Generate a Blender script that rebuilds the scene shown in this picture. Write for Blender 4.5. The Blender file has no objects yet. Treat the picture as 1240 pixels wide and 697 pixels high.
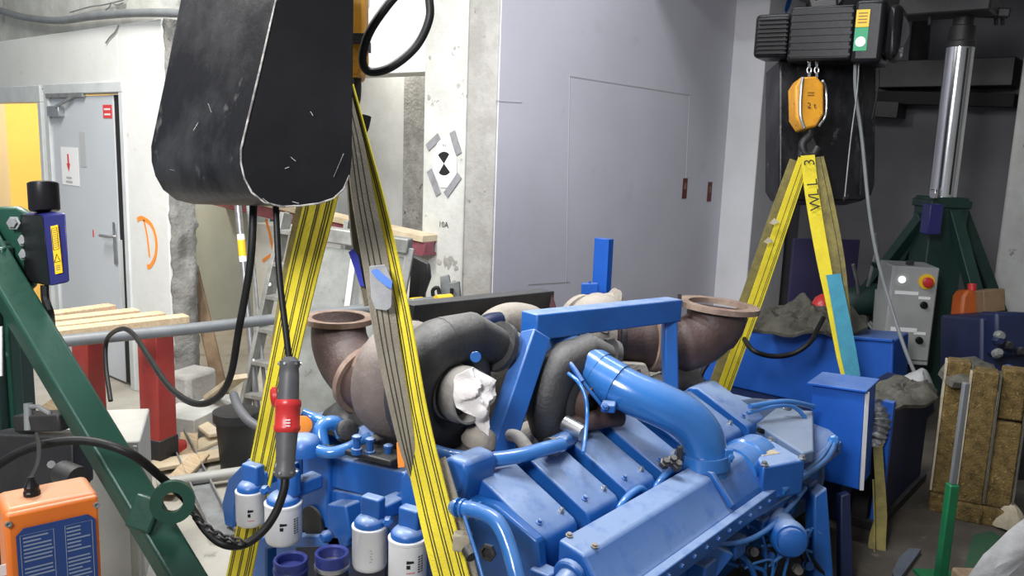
import bpy, math, random
from math import radians, sin, cos, pi
from mathutils import Vector, Matrix, noise
random.seed(7)
V = Vector
scene = bpy.context.scene
# ------------------------------------------------------------------ camera
FPX, CAMH = 1000.0, 1.78
pitch, roll, yaw = radians(9.6), radians(2.06), radians(39.6)
F = V((cos(yaw)*cos(pitch), sin(yaw)*cos(pitch), -sin(pitch)))
R0 = V((sin(yaw), -cos(yaw), 0)); U0 = R0.cross(F)
R = cos(roll)*R0 + sin(roll)*U0; U = -sin(roll)*R0 + cos(roll)*U0
CAM = V((0, 0, CAMH))
cd = bpy.data.cameras.new('camera'); cam = bpy.data.objects.new('camera', cd)
scene.collection.objects.link(cam); scene.camera = cam
cd.sensor_fit = 'HORIZONTAL'; cd.sensor_width = 36; cd.lens = 36*FPX/1240
cd.clip_start = 0.05; cd.clip_end = 100
m = Matrix((R, U, -F)).transposed().to_4x4(); m.translation = CAM; cam.matrix_world = m
# ------------------------------------------------------------------ world, lamps, exposure
w = bpy.data.worlds.new('world'); scene.world = w; w.use_nodes = True
w.node_tree.nodes['Background'].inputs[0].default_value = (0.80, 0.90, 1.0, 1)
w.node_tree.nodes['Background'].inputs[1].default_value = 0.22
def lamp(name, loc, target, size, energy, col, sy=None, spread=180):
    l = bpy.data.lights.new(name, 'AREA'); l.energy = energy; l.color = col
    l.shape = 'RECTANGLE'; l.size = size; l.size_y = sy or size; l.spread = radians(spread)
    o = bpy.data.objects.new(name, l); scene.collection.objects.link(o); o.location = loc
    o.rotation_euler = (V(target)-V(loc)).to_track_quat('-Z', 'Y').to_euler()
    return o
lamp('hall_lamp_front', (0.9, 4.0, 4.2), (1.4, 4.2, 0), 0.5, 150, (1.0, 0.98, 0.93), 1.6)
lamp('hall_lamp_middle', (2.3, 2.1, 4.3), (2.3, 2.2, 0), 0.5, 85, (0.93, 0.96, 1.0), 1.8)
lamp('hall_flood_fill', (-1.4, 0.6, 3.4), (4.6, 3.9, 1.5), 0.8, 46, (0.98, 0.98, 1.0), 1.2, 90)  # unseen flood added to light the walls and leave the right darker
lamp('hall_fill_rear', (5.0, 2.3, 4.3), (5.0, 2.3, 0), 0.5, 20, (0.93, 0.96, 1.0), 1.6)  # unseen lamp added to brighten the pilaster and lavender wall
lamp('side_room_lamp', (3.5, 8.0, 2.7), (3.5, 8.6, 0), 0.4, 38, (1.0, 0.88, 0.7))
lamp('recess_lamp', (4.85, 5.6, 2.9), (4.85, 5.6, 0), 0.3, 14, (1.0, 0.97, 0.9))
vs = scene.view_settings
vs.view_transform = 'Standard'; vs.look = 'None'; vs.exposure = 0.55; vs.gamma = 1; vs.use_curve_mapping = False
# ------------------------------------------------------------------ helpers
def ray(x, y): return F + R*((x-620)/FPX) - U*((y-348.5)/FPX)
def at(x, y, d): return CAM + ray(x, y)*d
def on(x, y, X=None, Y=None, Z=None):
    r = ray(x, y)
    t = X/r.x if X is not None else Y/r.y if Y is not None else (Z-CAMH)/r.z
    return CAM + r*t
MATS = {}
def mat(name, c, rough=0.6, metal=0.0, c2=None, scale=6.0, lo=0.4, hi=0.65, bump=0.0, bscale=40.0,
        c3=None, s3=25.0, lo3=0.62, hi3=0.68, dust_toplight=None, dust_toplight_amt=0.6, emit=0.0, stretch=None, coat=0.0, spec=None):
    M = bpy.data.materials.new(name); M.use_nodes = True; MATS[name] = M
    nt = M.node_tree; N = nt.nodes; L = nt.links; b = N['Principled BSDF']
    b.inputs['Roughness'].default_value = rough; b.inputs['Metallic'].default_value = metal
    if coat: b.inputs['Coat Weight'].default_value = coat; b.inputs['Coat Roughness'].default_value = .2
    if spec is not None: b.inputs['Specular IOR Level'].default_value = spec
    b.inputs['Base Color'].default_value = (*c, 1)
    geo = N.new('ShaderNodeNewGeometry')
    src = geo.outputs['Position']
    if stretch:
        mp = N.new('ShaderNodeMapping'); mp.inputs['Scale'].default_value = stretch
        L.new(src, mp.inputs['Vector']); src = mp.outputs['Vector']
    def nz(s, det=6):
        t = N.new('ShaderNodeTexNoise'); t.inputs['Scale'].default_value = s; t.inputs['Detail'].default_value = det
        t.inputs['Roughness'].default_value = .62
        L.new(src, t.inputs['Vector']); return t.outputs['Fac']
    def ramp(fac, a, bb):
        r = N.new('ShaderNodeMapRange'); r.inputs['From Min'].default_value = a; r.inputs['From Max'].default_value = bb
        L.new(fac, r.inputs['Value']); return r.outputs['Result']
    def mix(fac, a, cc):
        x = N.new('ShaderNodeMix'); x.data_type = 'RGBA'
        L.new(fac, x.inputs['Factor'])
        if isinstance(a, tuple): x.inputs['A'].default_value = (*a, 1)
        else: L.new(a, x.inputs['A'])
        x.inputs['B'].default_value = (*cc, 1)
        return x.outputs['Result']
    cur = c
    if c2: cur = mix(ramp(nz(scale), lo, hi), cur, c2)
    if c3: cur = mix(ramp(nz(s3, 8), lo3, hi3), cur, c3)
    if dust_toplight:  # pale layer on up-facing faces: dust, plus overhead light on blue paint
        sx = N.new('ShaderNodeSeparateXYZ'); L.new(geo.outputs['Normal'], sx.inputs['Vector'])
        f = ramp(sx.outputs['Z'], 0.45, 0.95)
        mu = N.new('ShaderNodeMath'); mu.operation = 'MULTIPLY'
        L.new(f, mu.inputs[0]); L.new(ramp(nz(14), 0.05, 0.5), mu.inputs[1])
        m2 = N.new('ShaderNodeMath'); m2.operation = 'MULTIPLY'; L.new(mu.outputs[0], m2.inputs[0]); m2.inputs[1].default_value = dust_toplight_amt
        cur = mix(m2.outputs[0], cur, dust_toplight)
    if not isinstance(cur, tuple): L.new(cur, b.inputs['Base Color'])
    if bump:
        bp = N.new('ShaderNodeBump'); bp.inputs['Strength'].default_value = bump; bp.inputs['Distance'].default_value = .01
        L.new(nz(bscale), bp.inputs['Height']); L.new(bp.outputs['Normal'], b.inputs['Normal'])
    if emit:
        b.inputs['Emission Color'].default_value = (*c, 1); b.inputs['Emission Strength'].default_value = emit
    return M
def srgb(r, g, b):
    return tuple(((v/255)/12.92 if v/255 <= .04045 else ((v/255+.055)/1.055)**2.4) for v in (r, g, b))

class MB:
    def __init__(s): s.v = []; s.f = []
    def add(s, vs, fs):
        n = len(s.v); s.v += [V(p) for p in vs]; s.f += [tuple(i+n for i in f) for f in fs]; return s
    def hexa(s, p):   # p: 4 bottom (ccw) + 4 top
        return s.add(p, [(3,2,1,0),(4,5,6,7),(0,1,5,4),(1,2,6,5),(2,3,7,6),(3,0,4,7)])
    def box(s, lo, hi):
        x0,y0,z0 = lo; x1,y1,z1 = hi
        return s.hexa([(x0,y0,z0),(x1,y0,z0),(x1,y1,z0),(x0,y1,z0),(x0,y0,z1),(x1,y0,z1),(x1,y1,z1),(x0,y1,z1)])
    def obox(s, c, sx, sy, sz, M=None):
        M = M or Matrix.Identity(3); c = V(c)
        P = [c + M @ V((a*sx/2, b*sy/2, e*sz/2)) for e in (-1,1) for a,b in ((-1,-1),(1,-1),(1,1),(-1,1))]
        return s.hexa(P)
    def bar(s, a, b, w, h, up=(0,0,1)):
        a = V(a); b = V(b); d = (b-a).normalized(); sd = d.cross(V(up)).normalized(); u = sd.cross(d)
        P = []
        for p in (a, b):
            P += [p - sd*w/2 - u*h/2, p + sd*w/2 - u*h/2, p + sd*w/2 + u*h/2, p - sd*w/2 + u*h/2]
        return s.hexa(P)
    def prism(s, poly, vec):
        n = len(poly); A = [V(p) for p in poly]; B = [p + V(vec) for p in A]
        return s.add(A+B, [tuple(range(n-1,-1,-1)), tuple(range(n,2*n))] + [(i,(i+1)%n,n+(i+1)%n,n+i) for i in range(n)])
    def tube(s, pts, r, n=12, caps=True, closed=False):
        pts = [V(p) for p in pts]; k = len(pts)
        rr = r if isinstance(r, (list, tuple)) else [r]*k
        T = []
        for i in range(k):
            if closed: t = pts[(i+1)%k]-pts[i-1]
            else: t = pts[min(i+1,k-1)]-pts[max(i-1,0)]
            T.append(t.normalized())
        a = V((0,0,1)) if abs(T[0].z) < .9 else V((1,0,0))
        u = T[0].cross(a).normalized(); vs = []
        for i in range(k):
            if i:
                u = (u - T[i]*u.dot(T[i])).normalized()
            v2 = T[i].cross(u)
            for j in range(n):
                q = 2*pi*j/n; vs.append(pts[i] + (u*cos(q)+v2*sin(q))*rr[i])
        fs = []
        for i in range(k if closed else k-1):
            for j in range(n):
                i2 = (i+1) % k
                fs.append((i*n+j, i*n+(j+1)%n, i2*n+(j+1)%n, i2*n+j))
        if caps and not closed:
            fs.append(tuple(range(n-1,-1,-1))); fs.append(tuple((k-1)*n+j for j in range(n)))
        return s.add(vs, fs)
    def lathe(s, prof, o, axis, n=24):
        o = V(o); ax = V(axis).normalized(); a = V((0,0,1)) if abs(ax.z) < .9 else V((1,0,0))
        u = ax.cross(a).normalized(); v2 = ax.cross(u); vs = []
        for r, h in prof:
            for j in range(n):
                q = 2*pi*j/n; vs.append(o + ax*h + (u*cos(q)+v2*sin(q))*r)
        fs = [(i*n+j, i*n+(j+1)%n, (i+1)*n+(j+1)%n, (i+1)*n+j) for i in range(len(prof)-1) for j in range(n)]
        if prof[0] == prof[-1]: return s.add(vs, fs)
        if prof[0][0] > 1e-5: fs.append(tuple(range(n-1,-1,-1)))
        if prof[-1][0] > 1e-5: fs.append(tuple((len(prof)-1)*n+j for j in range(n)))
        return s.add(vs, fs)
    def cyl(s, a, b, r, n=20, r2=None):
        a = V(a); b = V(b)
        return s.lathe([(r,0),(r2 if r2 is not None else r,(b-a).length)], a, b-a, n)
    def ribbon(s, pts, wd, ws, t):
        # pts centre line, wd width direction per point, ws widths, t thickness
        vs = []; k = len(pts)
        for i in range(k):
            T = (V(pts[min(i+1,k-1)])-V(pts[max(i-1,0)])).normalized()
            W = V(wd[i]); W = (W - T*W.dot(T)).normalized(); Nn = T.cross(W)
            p = V(pts[i]); w2 = ws[i]/2
            vs += [p-W*w2-Nn*t/2, p+W*w2-Nn*t/2, p+W*w2+Nn*t/2, p-W*w2+Nn*t/2]
        fs = [(i*4+j, i*4+(j+1)%4, i*4+4+(j+1)%4, i*4+4+j) for i in range(k-1) for j in range(4)]
        fs += [(3,2,1,0), tuple((k-1)*4+j for j in range(4))]
        return s.add(vs, fs)
    def radial(s, outline, nrm, bulge, amp, freq=9, rings=7, thick=0.012, seed=0.0, power=1.6):
        # crumpled cloth: rings between an outline and its centre
        O = [V(p) for p in outline]; n = len(O); nrm = V(nrm).normalized()
        sub = []
        for i in range(n):
            for k in range(4): sub.append(O[i].lerp(O[(i+1)%n], k/4))
        O = sub; n = len(O); c = sum(O, V())/n
        vs = []
        for side in (0, 1):
            for r in range(rings+1):
                f = 1 - r/rings*.97
                for p in O:
                    q = c + (p-c)*f
                    h = bulge*(1-f**power) + amp*(noise.noise(q*freq+V((seed,0,0))) + .5*abs(noise.noise(q*freq*2.3+V((0,seed,0)))))*(.35+.65*(1-f*.6))
                    vs.append(q + nrm*(h - side*thick))
        fs = []; K = (rings+1)*n
        for r in range(rings):
            for j in range(n):
                a, b2, c2, d2 = r*n+j, r*n+(j+1)%n, (r+1)*n+(j+1)%n, (r+1)*n+j
                fs.append((a,b2,c2,d2)); fs.append((K+d2,K+c2,K+b2,K+a))
        for j in range(n): fs.append((j, K+j, K+(j+1)%n, (j+1)%n))
        fs.append(tuple(rings*n+j for j in range(n))); fs.append(tuple(K+rings*n+j for j in range(n-1,-1,-1)))
        return s.add(vs, fs)
def spl(pts, k=6):
    P = [V(p) for p in pts]; out = []
    for i in range(len(P)-1):
        a = P[max(i-1,0)]; b = P[i]; c = P[i+1]; d = P[min(i+2,len(P)-1)]
        for j in range(k):
            t = j/k
            out.append(.5*((2*b)+(c-a)*t+(2*a-5*b+4*c-d)*t*t+(3*b-a-3*c+d)*t**3))
    out.append(P[-1]); return out
def apx(lst): return [at(*p) for p in lst]
def rotz(a): return Matrix.Rotation(a, 3, 'Z')

COL = scene.collection
OFF = {}
def link(name, mesh, parent, off):
    o = bpy.data.objects.new(name, mesh); COL.objects.link(o)
    if parent: o.parent = parent
    OFF[o] = off
    return o
def obj(name, mb, material, parent=None, smooth=40, bevel=0.0, label=None, seg=2):
    me = bpy.data.meshes.new(name)
    if parent is not None: off = OFF[parent]
    else:
        xs = [p.x for p in mb.v]; ys = [p.y for p in mb.v]; zs = [p.z for p in mb.v]
        off = V(((min(xs)+max(xs))/2, (min(ys)+max(ys))/2, min(zs)))
    me.from_pydata([tuple(p-off) for p in mb.v], [], mb.f)
    import bmesh
    bm = bmesh.new(); bm.from_mesh(me); bmesh.ops.recalc_face_normals(bm, faces=bm.faces[:]); bm.to_mesh(me); bm.free()
    me.materials.append(MATS[material])
    if smooth:
        me.polygons.foreach_set('use_smooth', [True]*len(me.polygons)); me.set_sharp_from_angle(angle=radians(smooth))
    o = link(name, me, parent, off)
    if parent is None: o.location = off
    if bevel:
        b = o.modifiers.new('bevel', 'BEVEL'); b.width = bevel; b.segments = seg; b.limit_method = 'ANGLE'; b.angle_limit = radians(35)
        b.harden_normals = False
    if label: o['label'] = label
    return o
def tag(o, label, cat, group=None):
    o['label'] = label; o['category'] = cat
    if group: o['group'] = group
    return o
def thing(name, loc, label, cat, group=None):
    o = bpy.data.objects.new(name, None); COL.objects.link(o); o.location = loc; o.empty_display_size = .05
    OFF[o] = V(loc); return tag(o, label, cat, group)
def struct(name, mb, material, parent=None, bevel=0.0, smooth=30, label=None):
    o = obj(name, mb, material, parent, smooth, bevel)
    if parent is None: o['kind'] = 'structure'
    if label: o['label'] = label
    return o
def text_mesh(mb, body, o, xd, yd, size, depth=.0006):
    cu = bpy.data.curves.new('t', 'FONT'); cu.body = body; cu.size = 1; cu.align_x = 'CENTER'; cu.align_y = 'CENTER'
    cu.resolution_u = 2
    ob = bpy.data.objects.new('t', cu); COL.objects.link(ob)
    dg = bpy.context.evaluated_depsgraph_get(); me = bpy.data.meshes.new_from_object(ob.evaluated_get(dg))
    xd = V(xd).normalized(); yd = V(yd).normalized(); zd = xd.cross(yd)
    vs = [V(o) + (xd*v.co.x + yd*v.co.y)*size + zd*depth for v in me.vertices]
    mb.add(vs, [tuple(p.vertices) for p in me.polygons])
    bpy.data.objects.remove(ob); bpy.data.curves.remove(cu); bpy.data.meshes.remove(me)
    return mb
def bolt(parent, p, ax, r=.008, h=.008, m='blue'):
    return obj('bolt', MB().lathe([(r*1.5,0),(r*1.5,h*.25),(r,h*.3),(r,h),(r*.5,h*1.05)], V(p), ax, 6), m, parent, smooth=0)
def quad(mb, c, xd, yd, w, h, t=.002):
    c = V(c); xd = V(xd).normalized(); yd = V(yd).normalized(); z = xd.cross(yd)
    M = Matrix((xd, yd, z)).transposed()
    return mb.obox(c + z*t/2, w, h, t, M)
# ------------------------------------------------------------------ materials
mat('white_wall', (.72,.73,.71), .85, c2=(.64,.65,.62), scale=1.6, lo=.45, hi=.75, bump=.25, bscale=14, c3=(.5,.49,.45), s3=11, lo3=.66, hi3=.74)
mat('white_peeling', (.62,.63,.60), .85, c2=(.53,.53,.50), scale=4, bump=.5, bscale=22, c3=(.33,.32,.29), s3=9, lo3=.64, hi3=.67)
mat('concrete', (.34,.33,.31), .9, c2=(.44,.43,.41), scale=5, bump=.7, bscale=30, c3=(.2,.19,.18), s3=14, lo3=.64, hi3=.72)
mat('concrete_old', (.40,.40,.37), .9, c2=(.56,.57,.54), scale=2.2, bump=.5, bscale=18, c3=(.27,.26,.23), s3=5, lo3=.6, hi3=.7)
mat('concrete_edge', (.19,.185,.17), .95, c2=(.28,.275,.26), scale=9, bump=1.0, bscale=35, c3=(.08,.075,.07), s3=16, lo3=.62, hi3=.68)
mat('lavender_wall', (.64,.63,.70), .9, c2=(.59,.58,.64), scale=1.1, bump=.15, bscale=20, c3=(.52,.51,.54), s3=3.2, lo3=.62, hi3=.8)
mat('seam', (.50,.49,.52), .9)
mat('pilaster_paint', (.72,.72,.74), .9, c2=(.66,.66,.67), scale=2, bump=.15, bscale=20)
mat('grey_green_wall', (.42,.46,.44), .9, c2=(.36,.40,.38), scale=1.5, bump=.1)
mat('grey_wall', (.48,.48,.47), .9, c2=(.38,.38,.37), scale=2.2, bump=.15)
mat('shaded_wall', (.16,.16,.175), .9, c2=(.13,.13,.14), scale=1.2, bump=.15)  # shade of the bay put into the wall colour
mat('yellow_wall', (.85,.55,.13), .8, c2=(.78,.5,.12), scale=2)
mat('tan_wall', (.62,.50,.32), .8)
mat('floor_mat', (.42,.40,.35), .9, c2=(.30,.27,.22), scale=1.3, bump=.5, bscale=25, c3=(.18,.16,.13), s3=7, lo3=.6, hi3=.7)
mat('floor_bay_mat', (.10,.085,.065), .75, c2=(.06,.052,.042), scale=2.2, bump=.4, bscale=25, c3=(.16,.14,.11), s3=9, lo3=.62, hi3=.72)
mat('ceiling_mat', (.4,.4,.4), .9, c2=(.34,.34,.34), scale=1)
mat('door_paint', (.56,.59,.63), .45, c2=(.52,.55,.59), scale=1.2)
mat('frame_paint', (.60,.63,.64), .5, c2=(.52,.55,.55), scale=5)
mat('black_gap', (.01,.01,.01), .8)
mat('paper', (.85,.85,.86), .8)
mat('paper_grey', (.45,.46,.48), .7)
mat('red_print', (.65,.05,.05), .7)
mat('dark_red', (.14,.03,.03), .7)
mat('orange_paint', (.95,.30,.04), .7)
mat('blue', (.014,.112,.41), .40, c2=(.011,.09,.34), scale=5, lo=.4, hi=.7, bump=.12, bscale=60, dust_toplight=(.33,.42,.58), dust_toplight_amt=.72, coat=.10)  # pale tops: dust and overhead reflection put into the colour
mat('blue_clean', (.013,.11,.38), .35, c2=(.011,.09,.32), scale=4, bump=.05, coat=.2)
mat('blue_pipe', (.03,.17,.50), .20, c2=(.025,.145,.44), scale=6, bump=.05, dust_toplight=(.30,.42,.66), dust_toplight_amt=.35, coat=.6)
mat('blue_tank', (.008,.10,.48), .5, c2=(.008,.085,.42), scale=2.5, dust_toplight=(.18,.26,.42), dust_toplight_amt=.5)
mat('navy', (.007,.013,.05), .5, c2=(.009,.017,.065), scale=4, c3=(.025,.03,.055), s3=20, lo3=.66, hi3=.72)
mat('rubber_blue', (.022,.035,.19), .4, c2=(.02,.03,.15), scale=20)
mat('dusty_grey', (.30,.28,.26), .85, c2=(.20,.18,.165), scale=9, bump=.4, bscale=60, dust_toplight=(.45,.42,.37), dust_toplight_amt=.7)
mat('cream_dust', (.28,.25,.21), .9, c2=(.17,.145,.12), scale=9, bump=.5, bscale=60, dust_toplight=(.42,.38,.33), dust_toplight_amt=.7)
mat('turbine_rust', (.17,.135,.125), .8, c2=(.23,.19,.17), scale=8, bump=.4, bscale=55, dust_toplight=(.42,.38,.34), dust_toplight_amt=.7)
mat('rust_pipe', (.060,.034,.030), .55, c2=(.085,.052,.046), scale=9, bump=.3, bscale=60, c3=(.13,.1,.09), s3=30, lo3=.70, hi3=.76)
mat('rust_flange', (.20,.13,.10), .7, c2=(.30,.22,.17), scale=14, bump=.3)
mat('cast_black', (.025,.025,.028), .5, c2=(.04,.038,.038), scale=9, bump=.35, bscale=70, dust_toplight=(.24,.23,.215), dust_toplight_amt=.75)
mat('steel_dark', (.014,.014,.016), .5, c2=(.026,.024,.024), scale=8, bump=.2, dust_toplight=(.12,.12,.12), dust_toplight_amt=.5)
mat('maroon_dark', (.085,.018,.025), .55, c2=(.06,.02,.025), scale=7)
mat('steel', (.55,.56,.57), .35, metal=.9, c2=(.42,.42,.43), scale=14)
mat('chrome', (.78,.78,.80), .16, metal=1.0, stretch=(3,3,.3), c2=(.6,.6,.62), scale=6)
mat('aluminium', (.36,.36,.34), .55, metal=.45, c2=(.24,.24,.22), scale=9, c3=(.2,.19,.17), s3=20, lo3=.62, hi3=.7)
mat('galv', (.27,.28,.28), .6, metal=.3, c2=(.19,.195,.195), scale=12)
mat('hood_metal', (.33,.34,.32), .65, metal=.25, c2=(.22,.23,.21), scale=5, bump=.4, bscale=9, c3=(.12,.12,.11), s3=10, lo3=.62, hi3=.7)
mat('pvc_grey', (.17,.18,.19), .5, c2=(.14,.15,.155), scale=9)
mat('black_plastic', (.006,.006,.007), .34, c2=(.010,.010,.012), scale=4, bump=.06, bscale=30, c3=(.03,.03,.032), s3=9, lo3=.66, hi3=.85, spec=.3)
mat('black_worn', (.006,.006,.008), .36, c2=(.034,.034,.036), scale=5, lo=.45, hi=.68, bump=.35, bscale=14, c3=(.15,.145,.14), s3=13, lo3=.62, hi3=.80, stretch=(1,1,.6), spec=.4)
mat('worn_edge', (.42,.40,.38), .8, c2=(.12,.11,.11), scale=30, lo=.4, hi=.6)
mat('rubber', (.006,.006,.006), .5, c2=(.012,.012,.012), scale=14, spec=.3)
mat('rubber_grey', (.07,.075,.08), .55, c2=(.09,.09,.1), scale=12)
mat('yellow_web', (.80,.66,.03), .75, c2=(.70,.56,.03), scale=9, bump=.35, bscale=160, c3=(.45,.36,.06), s3=8, lo3=.66, hi3=.8)
mat('old_web', (.27,.225,.07), .9, c2=(.16,.135,.055), scale=12, bump=.4, bscale=120)
mat('grey_web', (.30,.265,.205), .9, c2=(.235,.205,.16), scale=10, bump=.45, bscale=150, c3=(.42,.39,.33), s3=14, lo3=.68, hi3=.75)
mat('web_line', (.03,.03,.02), .8)
mat('cyan_web', (.06,.30,.42), .85, c2=(.05,.24,.35), scale=12, bump=.3, bscale=100)
mat('hook_yellow', (.72,.33,.02), .45, c2=(.6,.26,.02), scale=12, c3=(.10,.06,.02), s3=22, lo3=.62, hi3=.7)
mat('green_paint', (.008,.05,.032), .40, c2=(.010,.06,.04), scale=5, bump=.12, c3=(.12,.19,.16), s3=12, lo3=.70, hi3=.78)
mat('green_dark', (.010,.035,.028), .5, c2=(.014,.045,.036), scale=6, bump=.15)
mat('green_bright', (.01,.16,.06), .4, c2=(.012,.12,.05), scale=6)
mat('green_floor', (.012,.07,.03), .7, c2=(.03,.06,.035), scale=8)
mat('orange_plastic', (.80,.19,.02), .42, c2=(.72,.16,.02), scale=7, bump=.08, dust_toplight=(.42,.24,.14), dust_toplight_amt=.85)
mat('label_blue', (.016,.05,.19), .45)
mat('label_line', (.23,.27,.36), .6)
mat('label_white', (.75,.75,.75), .6)
mat('label_yellow', (.82,.52,.02), .5)
mat('label_green', (.02,.32,.14), .5)
mat('laser_blue', (.02,.022,.14), .4, c2=(.018,.02,.11), scale=12)
mat('cabinet_beige', (.42,.41,.38), .55, c2=(.36,.35,.32), scale=3, c3=(.24,.22,.2), s3=7, lo3=.64, hi3=.74)
mat('cabinet_grey', (.36,.37,.36), .5, c2=(.31,.32,.31), scale=5)
mat('red_paint', (.36,.05,.04), .55, c2=(.36,.03,.028), scale=7, bump=.15, c3=(.2,.05,.04), s3=14, lo3=.66, hi3=.72)
mat('beam_maroon', (.20,.05,.07), .7, c2=(.26,.09,.1), scale=9, c3=(.3,.22,.2), s3=14, lo3=.64, hi3=.7)
mat('wood', (.60,.47,.31), .8, c2=(.47,.34,.2), scale=7, stretch=(9,1,9), bump=.2, bscale=30)
mat('wood_pale', (.62,.53,.38), .8, c2=(.50,.40,.26), scale=6, bump=.2, bscale=30)
mat('wood_dark', (.22,.15,.09), .85, c2=(.15,.1,.06), scale=12, bump=.3)
mat('red_plastic', (.55,.03,.03), .35, c2=(.47,.025,.025), scale=10)
mat('plug_grey', (.085,.085,.09), .5, c2=(.07,.07,.075), scale=12)
mat('filter_white', (.74,.74,.75), .35, c2=(.70,.70,.71), scale=9)
mat('filter_grey_cap', (.35,.36,.38), .4)
mat('rag', (.60,.575,.57), .95, c2=(.52,.49,.48), scale=14, bump=.35, bscale=90)
mat('tarp_brown', (.11,.105,.085), .9, c2=(.06,.057,.047), scale=11, bump=.5, bscale=50)
mat('tarp_grey', (.34,.34,.345), .75, c2=(.25,.25,.255), scale=9, bump=.35, bscale=50)
mat('tape_blue', (.012,.14,.55), .5)
mat('tape_darkblue', (.015,.03,.40), .5)
mat('tape_grey', (.30,.30,.32), .5, c2=(.22,.22,.24), scale=20)
mat('fibre', (.19,.125,.04), .95, c2=(.085,.055,.016), scale=30, lo=.4, hi=.62, bump=1.0, bscale=90, c3=(.30,.21,.08), s3=60, lo3=.56, hi3=.66)
mat('fibre_edge', (.46,.40,.30), .9, c2=(.36,.31,.22), scale=14, bump=.5)
mat('silver_duct', (.62,.62,.63), .3, metal=.9, c2=(.25,.25,.26), scale=30, bump=.8, bscale=45)
mat('bucket_black', (.02,.021,.022), .5, c2=(.03,.03,.032), scale=8, c3=(.12,.12,.12), s3=12, lo3=.66, hi3=.75)
mat('copper', (.30,.12,.05), .4, metal=.8)
mat('indigo', (.025,.02,.07), .8, c2=(.02,.016,.055), scale=3)
mat('jug_orange', (.42,.09,.015), .5, c2=(.36,.07,.012), scale=9)
mat('carton_brown', (.20,.13,.07), .8, c2=(.15,.1,.05), scale=9)
mat('plate_steel', (.10,.12,.15), .5, c2=(.08,.09,.11), scale=9)
mat('lamp_lit', (1,1,1), .3, emit=1.2)
# ================================================================== SETTING
b = MB().box((-3,-4,-.1),(11,10,0)); struct('floor', b, 'floor_mat')
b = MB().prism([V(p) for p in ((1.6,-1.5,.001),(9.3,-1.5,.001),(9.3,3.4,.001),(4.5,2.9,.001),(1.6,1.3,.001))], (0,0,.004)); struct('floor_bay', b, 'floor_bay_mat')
# left wall with door openings
b = MB()
b.box((2.65,5.07,0),(2.82,5.66,2.49)); b.box((2.65,5.66,2.10),(2.82,9.6,2.49)); b.box((2.65,8.6,0),(2.82,9.6,2.10)); b.box((2.66,6.87,0),(2.94,6.94,2.10))
struct('wall_left', b, 'white_wall', bevel=.006)
b = MB().box((2.665,5.06,2.49),(2.95,9.6,4.5)); struct('wall_left_concrete_band', b, 'concrete_old')
# bare broken end of that wall: rough concrete
b = MB(); nz_, ny_ = 70, 8
vs_ = []
for i in range(nz_+1):
    for j in range(ny_+1):
        z_ = 2.49*i/nz_; x_ = 2.66 + .17*j/ny_
        n1 = noise.noise(V((x_*6,0,z_*4))); n2 = noise.noise(V((x_*20,3,z_*17)))
        edge = min(j, ny_-j)/ny_*2
        vs_.append((x_ + .02*n2*(j in (0,ny_)), 5.055 - .055*max(0,n1+.45)*min(1,edge*2) - .02*abs(n2), z_))
nf = len(vs_); vs_ += [(x_, 5.075, z_) for x_, y_, z_ in vs_]
fs_ = []
for i in range(nz_):
    for j in range(ny_):
        a_ = i*(ny_+1)+j; q = (a_, a_+1, a_+ny_+2, a_+ny_+1); fs_ += [q, tuple(nf+v for v in q[::-1])]
    for j in (0, ny_):
        a_ = i*(ny_+1)+j; fs_.append((a_, a_+ny_+1, nf+a_+ny_+1, nf+a_))
b.add(vs_, fs_)
struct('wall_left_broken_edge', b, 'concrete_edge', smooth=50)
# passage behind the door wall
struct('wall_passage', MB().box((4.3,6.7,0),(4.5,9.6,2.8)), 'grey_green_wall')
struct('wall_side_room', MB().box((3.24,9.4,0),(4.3,9.6,2.8)), 'yellow_wall')
struct('wall_side_room_end', MB().box((2.82,9.4,0),(3.24,9.6,2.8)), 'tan_wall')
struct('ceiling_passage', MB().box((2.95,5.06,2.8),(4.6,9.6,2.95)), 'ceiling_mat')
# back wall with opening
b = MB(); b.box((4.3,4.45,0),(4.55,6.7,1.02)); b.box((4.3,4.45,2.30),(4.55,6.7,4.5))
struct('wall_back', b, 'white_wall', bevel=.008)
b = MB(); b.box((5.3,3.95,0),(5.45,7,4)); struct('wall_recess', b, 'grey_wall')
y0_ = on(520,200,X=5.2).y; y1_ = on(493,200,X=5.2).y
struct('wall_recess_column', MB().box((5.15,y0_,0),(5.31,y1_,3)), 'concrete_edge')
struct('ceiling_recess', MB().box((4.55,3.95,3.0),(5.3,7,3.1)), 'ceiling_mat')
struct('wall_recess_side', MB().box((4.55,6.7,0),(5.3,6.9,3)), 'grey_green_wall')
b = MB().box((4.3,4.035,0),(4.75,4.452,4.5)); struct('wall_pillar', b, 'white_peeling', bevel=.01)
b = MB().box((4.31,3.76,0),(4.75,4.034,4.5)); struct('wall_pillar_concrete', b, 'concrete', bevel=.012)
b = MB().box((4.322,3.75,0),(7.81,3.95,4.5)); wr = struct('wall_right', b, 'lavender_wall')
b = MB().box((7.81,3.41,0),(8.7,3.95,4.5)); struct('wall_pilaster', b, 'pilaster_paint', bevel=.01)
struct('wall_far', MB().box((9.3,-3,0),(9.5,3.95,4.5)), 'shaded_wall')
struct('wall_far_side', MB().box((8.7,3.5,0),(9.3,3.7,4.5)), 'shaded_wall')
p = on(1203,340,X=8.0)
b = MB().box((8.0,-1.5,0),(8.4,p.y,4.5)); struct('wall_right_pillar', b, 'white_peeling', bevel=.02)
struct('ceiling_bay_shade', MB().box((6.0,-3,3.35),(9.5,4.0,3.5)), 'ceiling_mat')  # unseen lower slab added to keep light out of the bay
struct('ceiling', MB().box((-3,-3,4.6),(9.5,9,4.75)), 'ceiling_mat')
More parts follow.
